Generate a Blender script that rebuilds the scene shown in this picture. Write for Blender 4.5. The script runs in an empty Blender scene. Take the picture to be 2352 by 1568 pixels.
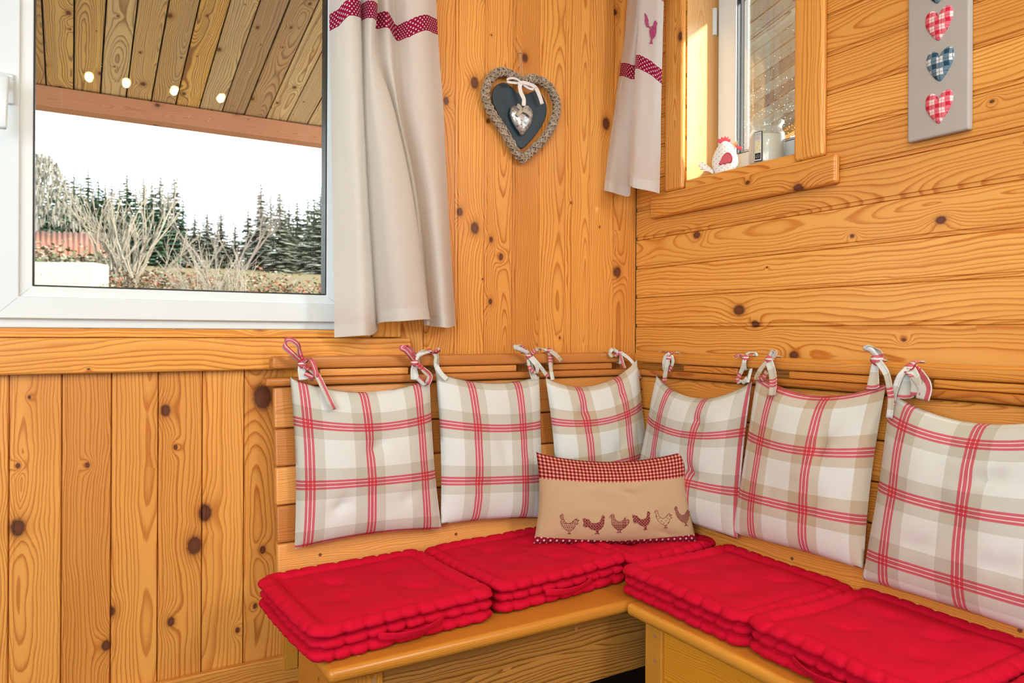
import bpy, bmesh, math, random
from mathutils import Vector, Matrix, noise as mnoise
from mathutils.geometry import tessellate_polygon
sin, cos, pi = math.sin, math.cos, math.pi
R = math.radians
scene = bpy.context.scene
COL = scene.collection

# ------------------------------------------------------------------ camera
F_PX, YAW, ROLL, HORIZON = 1690.0, R(59.1), 0.00515, 764.5
CAM = Vector((-1.645, -1.929, 1.06))
cd = bpy.data.cameras.new('camera')
cam = bpy.data.objects.new('camera', cd); COL.objects.link(cam)
cd.sensor_width = 36.0
cd.lens = 36.0 * F_PX / 2352.0
cd.shift_y = -(784.0 - HORIZON) / 2352.0
cd.clip_start = 0.02; cd.clip_end = 500
fwd = Vector((cos(YAW), sin(YAW), 0)); rgt = Vector((sin(YAW), -cos(YAW), 0)); upv = Vector((0, 0, 1))
m3 = Matrix((rgt, upv, -fwd)).transposed()
cam.matrix_world = Matrix.Translation(CAM) @ m3.to_4x4() @ Matrix.Rotation(ROLL, 4, 'Z')
cd.dof.use_dof = True; cd.dof.focus_distance = 2.05; cd.dof.aperture_fstop = 5.6
scene.camera = cam

# ------------------------------------------------------------------ exposure, sky, daylight
scene.view_settings.view_transform = 'Standard'
scene.view_settings.look = 'None'
scene.view_settings.exposure = 0.22
scene.view_settings.gamma = 1.0
scene.view_settings.use_curve_mapping = False
scene.cycles.max_bounces = 7
scene.cycles.diffuse_bounces = 3
scene.cycles.glossy_bounces = 3
scene.cycles.transmission_bounces = 6
scene.cycles.transparent_max_bounces = 14
scene.cycles.caustics_reflective = False
scene.cycles.caustics_refractive = False
scene.cycles.use_denoising = True
scene.cycles.use_adaptive_sampling = True
scene.cycles.adaptive_threshold = 0.02
scene.cycles.sample_clamp_indirect = 6.0

SKY = 4.2
world = bpy.data.worlds.new('overcast_sky'); scene.world = world
world.use_nodes = True
bgn = world.node_tree.nodes['Background']
bgn.inputs[0].default_value = (0.88, 0.95, 1.0, 1); bgn.inputs[1].default_value = SKY

def lamp(name, kind, loc, aim, energy, color, **kw):
    l = bpy.data.lights.new(name, kind); o = bpy.data.objects.new(name, l); COL.objects.link(o)
    o.location = loc
    o.rotation_euler = (Vector(aim) - Vector(loc)).to_track_quat('-Z', 'Y').to_euler()
    l.energy = energy; l.color = color
    for k, v in kw.items(): setattr(l, k, v)
    return o

# added fill lights behind and beside the camera; no window is known there
lamp('fill_light_rear', 'AREA', (-2.75, -3.5, 1.55), (-1.5, 0, 1.2), 40, (0.85, 0.93, 1.0), shape='RECTANGLE', size=1.5, size_y=1.6)
lamp('fill_light_side', 'AREA', (-3.5, -2.0, 1.5), (-0.4, -0.6, 0.9), 56, (0.85, 0.93, 1.0), shape='RECTANGLE', size=1.8, size_y=1.4)
lamp('fill_light_far', 'AREA', (-0.06, -2.75, 2.05), (-1.0, -1.2, 1.5), 30, (0.92, 0.96, 1.0), shape='RECTANGLE', size=0.55, size_y=0.6)
# sky portals in the two window openings
for nm, loc, aim, sx, sy in (('sky_portal_large', (-1.45, 0.16, 1.65), (-1.45, -2, 1.65), 1.0, 1.2), ('sky_portal_small', (0.17, -0.45, 1.9), (-2, -0.45, 1.9), 0.42, 0.75)):
    p = lamp(nm, 'AREA', loc, aim, 1, (1, 1, 1), shape='RECTANGLE', size=sx, size_y=sy)
    p.data.cycles.is_portal = True
# hazy winter sun low on the small window's side of the house
sun = lamp('sun', 'SUN', (6, -4, 5), (6 - 0.515, -4 + 0.95, 5 - 0.42), 11.0, (1.0, 0.93, 0.82), angle=R(3))

# ------------------------------------------------------------------ pixel helpers (positions measured in the photograph, each laid on the plane it lies in)
def ray(px, py):
    x = px - 1176; y = py - HORIZON
    c, s = cos(ROLL), sin(ROLL)
    X, Y = c * x + s * y, -s * x + c * y
    return fwd + rgt * (X / F_PX) - upv * (Y / F_PX)
def on_left(px, py, d=0.0):      # point on a plane parallel to the left wall, d behind it
    r = ray(px, py); return CAM + r * ((d - CAM.y) / r.y)
def on_right(px, py, d=0.0):
    r = ray(px, py); return CAM + r * ((d - CAM.x) / r.x)
def at_depth(px, py, dep): return CAM + ray(px, py) * dep

# ------------------------------------------------------------------ node helpers
class Mat:
    def __init__(self, name):
        self.m = bpy.data.materials.new(name); self.m.use_nodes = True
        self.t = self.m.node_tree; self.t.nodes.clear()
        self.out = self.t.nodes.new('ShaderNodeOutputMaterial')
    def n(self, typ, ins=None, **kw):
        nd = self.t.nodes.new('ShaderNode' + typ)
        for k, v in kw.items(): setattr(nd, k, v)
        for k, v in (ins or {}).items(): self.put(nd.inputs[k], v)
        return nd
    def put(self, sock, v):
        if isinstance(v, bpy.types.NodeSocket): self.t.links.new(v, sock)
        elif v is not None:
            if sock.type == 'RGBA' and len(v) == 3: v = (*v, 1)
            sock.default_value = v
    def f(self, op, a, b=None, c=None, clamp=False):
        nd = self.n('Math', operation=op, use_clamp=clamp)
        for i, v in enumerate((a, b, c)):
            if v is not None: self.put(nd.inputs[i], v)
        return nd.outputs[0]
    def vec(self, x=0.0, y=0.0, z=0.0): return self.n('CombineXYZ', {0: x, 1: y, 2: z}).outputs[0]
    def mix(self, fac, a, b, blend='MIX'):
        nd = self.n('Mix', data_type='RGBA', blend_type=blend)
        self.put(nd.inputs[0], fac); self.put(nd.inputs[6], a); self.put(nd.inputs[7], b)
        return nd.outputs[2]
    def ramp(self, fac, stops, interp='LINEAR'):
        nd = self.n('ValToRGB'); cr = nd.color_ramp; cr.interpolation = interp
        while len(cr.elements) < len(stops): cr.elements.new(0.5)
        for e, (p, c) in zip(cr.elements, stops):
            e.position = p; e.color = (*c, 1) if len(c) == 3 else c
        self.put(nd.inputs[0], fac); return nd.outputs[0]
    def noise(self, vec, scale=1.0, detail=2.0, rough=0.5, out=0):
        nd = self.n('TexNoise', {'Scale': scale, 'Detail': detail, 'Roughness': rough})
        if vec is not None: self.put(nd.inputs['Vector'], vec)
        return nd.outputs[out]
    def uv(self, name='UVMap'):
        s = self.n('SeparateXYZ', {0: self.n('UVMap', uv_map=name).outputs[0]})
        return s.outputs[0], s.outputs[1]
    def obj(self): return self.n('TexCoord').outputs['Object']
    def bump(self, h, strength=0.3, dist=0.002):
        return self.n('Bump', {'Height': h, 'Strength': strength, 'Distance': dist}).outputs[0]
    def pbr(self, color, rough=0.5, normal=None, **ins):
        d = {'Base Color': color, 'Roughness': rough}
        d.update({k.replace('_', ' '): v for k, v in ins.items()})
        nd = self.n('BsdfPrincipled', d)
        if normal is not None: self.put(nd.inputs['Normal'], normal)
        self.t.links.new(nd.outputs[0], self.out.inputs[0]); return nd

def simple(name, color, rough=0.5, bump_scale=0, bump_strength=0.2, **ins):
    m = Mat(name); nrm = None
    if bump_scale: nrm = m.bump(m.noise(m.obj(), bump_scale, 4, 0.6), bump_strength, 0.001)
    m.pbr(color, rough, nrm, **ins); return m.m

def wood(name, light, dark, knot=0.55, freq=150.0, contrast=0.75, rough=0.34, tint=0.16, cath=0.05, knot_col=(0.10, 0.03, 0.012), sheen=0.5, grey=0.0, knots=(), along='z'):
    """pine / larch boards. UV: V along the grain, U = board number * 4 + metres across."""
    m = Mat(name)
    U, V = m.uv()
    bid = m.f('FLOOR', m.f('ADD', m.f('DIVIDE', U, 4.0), 0.5))
    u = m.f('SUBTRACT', U, m.f('MULTIPLY', bid, 4.0))
    wn = m.n('TexWhiteNoise', {1: m.f('ADD', bid, 0.37)}, noise_dimensions='1D')
    rc = m.n('SeparateColor', {0: wn.outputs[1]})
    r1, r2, r3 = rc.outputs
    off = m.f('MULTIPLY', r2, 37.0)
    v = m.f('ADD', V, off)
    # slow wander of the pith along the board gives cathedral arches
    w1 = m.noise(m.vec(m.f('MULTIPLY', r1, 50.0), m.f('MULTIPLY', v, 1.1), 0.0), 1.0, 2, 0.5)
    w2 = m.noise(m.vec(m.f('MULTIPLY', u, 9.0), m.f('MULTIPLY', v, 2.4), m.f('MULTIPLY', r3, 30.0)), 1.0, 3, 0.55)
    u0 = m.f('MULTIPLY', m.f('SUBTRACT', r3, 0.5), 0.20)
    du = m.f('ADD', m.f('SUBTRACT', u, u0), m.f('MULTIPLY', m.f('SUBTRACT', w2, 0.5), 0.045))
    h = m.f('ADD', 0.004, m.f('MULTIPLY', m.f('SUBTRACT', w1, 0.38), cath * 3.2))
    r = m.f('SQRT', m.f('ADD', m.f('MULTIPLY', du, du), m.f('MULTIPLY', h, h)))
    # knots
    kv = m.vec(m.f('ADD', u, m.f('MULTIPLY', r1, 9.0)), m.f('MULTIPLY', v, 0.72), m.f('MULTIPLY', bid, 0.0))
    vo = m.n('TexVoronoi', {'Vector': kv, 'Scale': 7.5, 'Randomness': 1.0}, voronoi_dimensions='2D', feature='F1')
    kd = m.f('DIVIDE', vo.outputs['Distance'], 7.5)
    kc = m.n('SeparateColor', {0: vo.outputs['Color']})
    has = m.f('LESS_THAN', kc.outputs[0], knot)
    kr = m.f('ADD', 0.0025, m.f('MULTIPLY', m.f('POWER', kc.outputs[1], 2.5), 0.011))
    q = m.f('DIVIDE', kd, kr)
    infl = m.f('MULTIPLY', has, m.f('EXPONENT', m.f('MULTIPLY', m.f('MULTIPLY', q, q), -0.11)))
    r = m.f('ADD', r, m.f('MULTIPLY', infl, m.f('MULTIPLY', kr, 2.3)))
    qx = None
    if knots:      # the large knots that can be told apart, at their places on the wall
        so = m.n('SeparateXYZ', {0: m.obj()}); ka, kb = (1.0, 0.72) if along == 'z' else (0.72, 1.0)
        for ax, az, kr_ in knots:
            x = m.f('MULTIPLY', m.f('SUBTRACT', so.outputs[0], ax), ka / kr_); z = m.f('MULTIPLY', m.f('SUBTRACT', so.outputs[2], az), kb / kr_)
            qq = m.f('ADD', m.f('MULTIPLY', x, x), m.f('MULTIPLY', z, z))
            qx = qq if qx is None else m.f('MINIMUM', qx, qq)
        r = m.f('ADD', r, m.f('MULTIPLY', m.f('EXPONENT', m.f('MULTIPLY', qx, -0.10)), 0.022))
    fine = m.noise(m.vec(m.f('MULTIPLY', u, 260.0), m.f('MULTIPLY', v, 5.0), r1), 1.0, 3, 0.6)
    fr = m.f('ADD', m.f('MULTIPLY', r, m.f('ADD', freq * 0.75, m.f('MULTIPLY', r1, freq * 0.5))), m.f('MULTIPLY', fine, 0.22))
    fr = m.f('ADD', fr, m.f('MULTIPLY', m.noise(m.vec(m.f('MULTIPLY', r, 22.0), r2, 0.0), 1.0, 2), 5.0))
    tt = m.f('FRACT', fr)
    ring = m.ramp(tt, [(0.0, (0.05,) * 3), (0.42, (0.08,) * 3), (0.64, (0.32,) * 3), (0.86, (1,) * 3), (0.94, (0.9,) * 3), (1.0, (0.06,) * 3)])
    strong = m.noise(m.vec(m.f('MULTIPLY', u, 14.0), m.f('MULTIPLY', v, 0.9), r2), 1.0, 2)
    ring = m.f('MULTIPLY', ring, m.f('MULTIPLY', m.f('ADD', 0.35, m.f('MULTIPLY', strong, 1.1)), contrast), clamp=True)
    ring = m.f('ADD', ring, m.f('MULTIPLY', m.f('SUBTRACT', fine, 0.5), 0.22), clamp=True)
    col = m.mix(ring, light, dark)
    # warm patches of heartwood
    patch = m.noise(m.vec(m.f('MULTIPLY', u, 8.0), m.f('MULTIPLY', v, 1.6), m.f('ADD', r3, 5.0)), 1.0, 3)
    col = m.mix(m.f('MULTIPLY', m.f('SUBTRACT', patch, 0.5, clamp=True), 1.3, clamp=True), col, dark)
    tcol = m.ramp(r2, [(0.0, (1 - tint * 1.3, 1 - tint * 1.9, 1 - tint * 2.3)), (0.5, (1, 1, 1)), (1.0, (1 + tint * 0.5, 1 + tint * 0.7, 1 + tint * 0.9))])
    col = m.mix(1.0, col, tcol, 'MULTIPLY')
    if grey:
        g = m.noise(m.vec(m.f('MULTIPLY', u, 30.0), m.f('MULTIPLY', v, 1.3), r1), 1.0, 4)
        col = m.mix(m.f('MULTIPLY', m.f('MULTIPLY', g, r3), grey, clamp=True), col, (0.30, 0.22, 0.14))
    core = m.f('MULTIPLY', has, m.f('SUBTRACT', 1.0, m.f('SMOOTH_MIN', m.f('DIVIDE', q, 1.0), 1.0, 0.3), clamp=True))
    halo = m.f('MULTIPLY', has, m.f('EXPONENT', m.f('MULTIPLY', m.f('MULTIPLY', q, q), -0.45)))
    col = m.mix(m.f('MULTIPLY', halo, 0.75), col, tuple(c * 0.75 for c in dark))
    col = m.mix(m.f('MULTIPLY', core, 2.6, clamp=True), col, knot_col)
    if qx is not None:
        wob = m.f('MULTIPLY', m.f('SUBTRACT', m.noise(m.obj(), 160.0, 2), 0.5), 0.9)
        qw = m.f('ADD', qx, wob)
        col = m.mix(m.f('MULTIPLY', m.f('EXPONENT', m.f('MULTIPLY', qx, -0.4)), 0.8), col, tuple(c * 0.72 for c in dark))
        col = m.mix(m.f('MULTIPLY', m.f('SUBTRACT', 1.15, qw, clamp=True), 3.0, clamp=True), col, (0.16, 0.05, 0.02))
        col = m.mix(m.f('MULTIPLY', m.f('SUBTRACT', 1.0, m.f('ABSOLUTE', m.f('SUBTRACT', qw, 0.95)), clamp=True), 0.55), col, (0.05, 0.018, 0.01))
    m.pbr(col, rough, None, Specular_IOR_Level=sheen)
    return m.m

WALL_L = wood('varnished_pine_vertical', (0.81, 0.385, 0.085), (0.46, 0.128, 0.012), knot=0.2, contrast=0.85, freq=135, cath=0.055, tint=0.11,
              knots=[(-1.744, 0.765, 0.0038), (-1.744, 0.63, 0.0123), (-1.452, 0.871, 0.0093), (-1.43, 0.782, 0.0042), (-1.228, 0.894, 0.021), (-1.363, 0.616, 0.0138), (-1.387, 0.54, 0.0148), (-1.438, 0.365, 0.0073), (-1.226, 0.506, 0.0066), (-1.286, 0.314, 0.0044), (-1.574, 0.337, 0.008), (-1.244, 0.366, 0.0044), (-1.613, 0.755, 0.004), (-0.624, 1.8, 0.0116), (-0.621, 1.37, 0.0116), (-0.717, 1.731, 0.0076), (-0.67, 1.414, 0.0077), (-0.132, 1.753, 0.013), (-0.081, 1.265, 0.0116), (-0.531, 1.29, 0.0066)])
WALL_R = wood('varnished_pine_horizontal', (0.90, 0.48, 0.115), (0.60, 0.18, 0.014), knot=0.15, cath=0.07, contrast=0.95, freq=115, tint=0.10, along='x',
              knots=[(0.282, 1.363, 0.0096), (0.45, 1.129, 0.0135), (0.507, 1.089, 0.0088), (1.125, 1.548, 0.0032), (0.806, 1.303, 0.0038), (0.938, 1.049, 0.0036), (0.638, 1.005, 0.0094), (1.021, 1.314, 0.0078)])
TRIM = wood('varnished_pine_trim', (0.85, 0.42, 0.09), (0.52, 0.145, 0.012), knot=0.35, cath=0.06, contrast=0.9, freq=120, tint=0.1)
LARCH = wood('oiled_larch_backrest', (0.78, 0.37, 0.10), (0.50, 0.16, 0.03), knot=0.22, cath=0.035, contrast=0.7, freq=210, tint=0.2)
LARCH_R = wood('oiled_larch_backrest_dark', (0.74, 0.33, 0.06), (0.42, 0.115, 0.012), knot=0.25, cath=0.05, contrast=0.9, freq=190, tint=0.22)
OAK = wood('oiled_oak_bench', (0.74, 0.34, 0.045), (0.42, 0.14, 0.012), knot=0.15, cath=0.04, contrast=0.7, freq=260, rough=0.3, tint=0.22)
PORCH = wood('rough_larch_porch', (0.60, 0.31, 0.062), (0.20, 0.068, 0.010), knot=0.8, cath=0.07, contrast=1.5, freq=120, rough=0.75, tint=0.3, sheen=0.2, grey=1.1)
PORCH_PALE = wood('paler_larch_porch', (0.56, 0.36, 0.15), (0.24, 0.11, 0.035), knot=0.8, cath=0.07, contrast=1.4, freq=120, rough=0.75, tint=0.25, sheen=0.2, grey=0.8)
PORCH_GREY = wood('grey_larch_porch', (0.19, 0.165, 0.115), (0.075, 0.06, 0.038), knot=0.8, cath=0.07, contrast=1.3, freq=120, rough=0.8, tint=0.25, sheen=0.2)
BEAM = wood('reddish_porch_beam', (0.46, 0.20, 0.10), (0.28, 0.10, 0.045), knot=0.4, contrast=0.7, rough=0.7, sheen=0.2)
OAK_SHADED = wood('shaded_brown_oak_panel', (0.50, 0.245, 0.055), (0.20, 0.078, 0.012), knot=0.35, cath=0.06, contrast=1.1, freq=120, rough=0.35, tint=0.1)  # oak darkened for the panel: shade below the seat put into its colour
PVC = simple('white_pvc', (0.74, 0.85, 0.90), 0.28)
SEAM = simple('grey_weld_seam', (0.42, 0.50, 0.52), 0.5)
GASKET = simple('black_rubber_gasket', (0.012, 0.016, 0.018), 0.5)
ALU = simple('bright_spacer_bar', (0.80, 0.86, 0.88), 0.4)
PLASTER = simple('off_white_plaster', (0.80, 0.79, 0.76), 0.8)
DARK = simple('dark_gap', (0.02, 0.014, 0.01), 0.9)
METAL = simple('galvanised_screw', (0.45, 0.43, 0.4), 0.4, Metallic=1.0)

def fabric(name, color, scale=900, strength=0.35, rough=0.9, translucent=0.0, **ins):
    m = Mat(name)
    o = m.obj()
    h = m.noise(o, scale, 2, 0.5)
    big = m.noise(o, 26, 3, 0.55)
    col = m.mix(m.f('MULTIPLY', h, 0.22), color, tuple(c * 0.72 for c in color))
    nrm = m.bump(m.f('ADD', m.f('MULTIPLY', h, 0.5), m.f('MULTIPLY', big, 1.6)), strength, 0.0022)
    p = m.pbr(col, rough, nrm, Specular_IOR_Level=0.15, **ins)
    if translucent:
        tr = m.n('BsdfTranslucent', {0: col}); mx = m.n('MixShader', {0: translucent, 1: p.outputs[0], 2: tr.outputs[0]})
        m.t.links.new(mx.outputs[0], m.out.inputs[0])
    return m.m
RED = fabric('red_cotton', (0.61, 0.0035, 0.030), 700, 0.3, 0.9)
WHITE_RIBBON = fabric('white_ribbon', (0.78, 0.75, 0.72), 1500, 0.2)
CREAM = fabric('cream_tag', (0.74, 0.68, 0.52), 900, 0.2)

def plaid(name, period=0.155, grey=(0.69, 0.69, 0.63)):
    m = Mat(name)
    U, V = m.uv()
    w, g, rd = (0.84, 0.88, 0.87), grey, (0.70, 0.11, 0.16)
    st = [(0.0, rd), (0.038, w), (0.050, rd), (0.100, w), (0.112, rd), (0.150, g), (0.31, w), (0.80, g)]
    def thread(c): return m.ramp(m.f('FRACT', m.f('DIVIDE', m.f('ADD', c, 20 * period), period)), st, 'CONSTANT')
    col = m.mix(1.0, thread(U), thread(V), 'MULTIPLY')
    yv = m.vec(m.f('MULTIPLY', U, 900.0), m.f('MULTIPLY', V, 900.0), 0.0)
    h = m.noise(yv, 1.0, 2)
    col = m.mix(m.f('MULTIPLY', h, 0.16), col, (0.5, 0.46, 0.42))
    big = m.noise(m.obj(), 18, 3)
    m.pbr(col, 0.9, m.bump(m.f('ADD', h, m.f('MULTIPLY', big, 2.0)), 0.22, 0.002), Specular_IOR_Level=0.12)
    return m.m
PLAID = plaid('red_white_check_linen')
PLAID_WARM = plaid('red_beige_check_linen', grey=(0.70, 0.64, 0.53))

def dots(m, U, V, period, rad):
    """staggered white dots, 1 inside a dot"""
    def cell(a, b):
        x = m.f('SUBTRACT', m.f('FRACT', m.f('ADD', m.f('DIVIDE', U, period), a)), 0.5)
        y = m.f('SUBTRACT', m.f('FRACT', m.f('ADD', m.f('DIVIDE', V, period), b)), 0.5)
        d = m.f('SQRT', m.f('ADD', m.f('MULTIPLY', x, x), m.f('MULTIPLY', y, y)))
        return m.f('LESS_THAN', d, rad / period)
    return m.f('MAXIMUM', cell(100.0, 100.0), cell(100.5, 100.5))

def curtain_mat(name, base, trans):
    m = Mat(name)
    U, V = m.uv(); _, H = m.uv('Hem')
    band = m.f('MULTIPLY', m.f('LESS_THAN', V, 0.0), m.f('GREATER_THAN', V, -0.043))
    upper = m.f('GREATER_THAN', V, 0.205)
    th = m.noise(m.vec(m.f('MULTIPLY', U, 1100.0), m.f('MULTIPLY', V, 260.0), 0.0), 1.0, 2)
    th2 = m.noise(m.vec(m.f('MULTIPLY', U, 260.0), m.f('MULTIPLY', V, 1100.0), 0.0), 1.0, 2)
    weave = m.f('ADD', th, th2)
    lin = m.mix(m.f('MULTIPLY', m.f('SUBTRACT', weave, 0.7, clamp=True), 0.55, clamp=True), base, tuple(c * 0.74 for c in base))
    hem = m.f('LESS_THAN', H, 0.032)
    lin = m.mix(m.f('MULTIPLY', hem, 0.28), lin, tuple(c * 0.6 for c in base))
    dot = m.mix(dots(m, U, V, 0.0128, 0.0022), (0.36, 0.012, 0.075), (0.82, 0.74, 0.74))
    chk = m.mix(0.5, m.ramp(m.f('FRACT', m.f('DIVIDE', U, 0.008)), [(0, (0.36, 0.012, 0.075)), (0.5, (0.7, 0.45, 0.47))], 'CONSTANT'),
                m.ramp(m.f('FRACT', m.f('DIVIDE', V, 0.008)), [(0, (0.36, 0.012, 0.075)), (0.5, (0.7, 0.45, 0.47))], 'CONSTANT'))
    col = m.mix(band, lin, dot); col = m.mix(upper, col, chk)
    big = m.noise(m.vec(m.f('MULTIPLY', U, 40.0), m.f('MULTIPLY', V, 14.0), 0.0), 1.0, 4)
    p = m.pbr(col, 0.9, m.bump(m.f('ADD', m.f('MULTIPLY', weave, 0.4), m.f('MULTIPLY', big, 1.5)), 0.35, 0.003), Specular_IOR_Level=0.1)
    tr = m.n('BsdfTranslucent', {0: col})
    fac = m.f('SUBTRACT', trans, m.f('MULTIPLY', hem, trans * 0.4))
    mx = m.n('MixShader', {0: fac, 1: p.outputs[0], 2: tr.outputs[0]})
    m.t.links.new(mx.outputs[0], m.out.inputs[0])
    return m.m
LINEN = curtain_mat('natural_linen', (0.87, 0.875, 0.84), 0.45)
LINEN_B = curtain_mat('natural_linen_small', (0.84, 0.86, 0.85), 0.5)
PRINT = simple('maroon_print', (0.20, 0.008, 0.02), 0.9)
PRINT_CURTAIN = simple('plum_applique', (0.36, 0.03, 0.14), 0.9)

def glass_mat():
    m = Mat('window_glass')
    o = m.obj()
    tr = m.n('BsdfTransparent', {0: (0.985, 0.995, 0.99)})
    gl = m.n('BsdfGlossy', {0: (1, 1, 1), 'Roughness': 0.0})
    lw = m.n('Fresnel', {'IOR': 1.5})
    mx = m.n('MixShader', {0: m.f('MULTIPLY', lw.outputs[0], 0.16), 1: tr.outputs[0], 2: gl.outputs[0]})
    # dried splashes, dense towards the lower edge
    vo = m.n('TexVoronoi', {'Vector': o, 'Scale': 150.0}, feature='F1')
    sz = m.n('SeparateColor', {0: vo.outputs['Color']})
    z = m.n('SeparateXYZ', {0: o}).outputs[2]
    zone = m.noise(o, 6, 2)
    low = m.f('MULTIPLY', m.f('MAXIMUM', m.f('SUBTRACT', 1.0, m.f('DIVIDE', z, 0.24)), 0.0), m.f('MULTIPLY', zone, 1.7))
    keep = m.f('GREATER_THAN', m.f('ADD', m.f('MULTIPLY', low, 0.55), 0.012), sz.outputs[0])
    spot = m.f('MULTIPLY', keep, m.f('LESS_THAN', vo.outputs['Distance'], m.f('ADD', 0.08, m.f('MULTIPLY', sz.outputs[1], 0.11))))
    df = m.n('BsdfTranslucent', {0: (0.9, 0.9, 0.88)})
    m2 = m.n('MixShader', {0: m.f('MULTIPLY', spot, 0.6), 1: mx.outputs[0], 2: df.outputs[0]})
    m.t.links.new(m2.outputs[0], m.out.inputs[0]); return m.m
GLASS = glass_mat()
def clear_glass():
    m = Mat('clear_glass'); o = m.obj()
    tr = m.n('BsdfTransparent', {0: (0.95, 0.98, 0.97)}); gl = m.n('BsdfGlossy', {0: (1, 1, 1), 'Roughness': 0.02})
    lw = m.n('LayerWeight', {'Blend': 0.35})
    df = m.n('BsdfTranslucent', {0: (0.95, 0.98, 0.98)}); d2 = m.n('BsdfDiffuse', {0: (0.9, 0.94, 0.95)}); dd = m.n('MixShader', {0: 0.5, 1: df.outputs[0], 2: d2.outputs[0]})
    t2 = m.n('MixShader', {0: m.f('ADD', 0.05, m.f('MULTIPLY', m.f('POWER', lw.outputs['Facing'], 1.5), 0.4)), 1: tr.outputs[0], 2: dd.outputs[0]})  # milky white added towards the edges as the glow of backlit glass
    mx = m.n('MixShader', {0: m.f('ADD', m.f('MULTIPLY', m.f('POWER', lw.outputs['Facing'], 2.0), 0.3), 0.025, clamp=True), 1: t2.outputs[0], 2: gl.outputs[0]})
    m.t.links.new(mx.outputs[0], m.out.inputs[0]); return m.m
JAR_GLASS = clear_glass()

# ------------------------------------------------------------------ mesh helpers
BOARD = [0]
def next_board():
    BOARD[0] = (BOARD[0] * 7 + 31) % 293; return BOARD[0]

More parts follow.
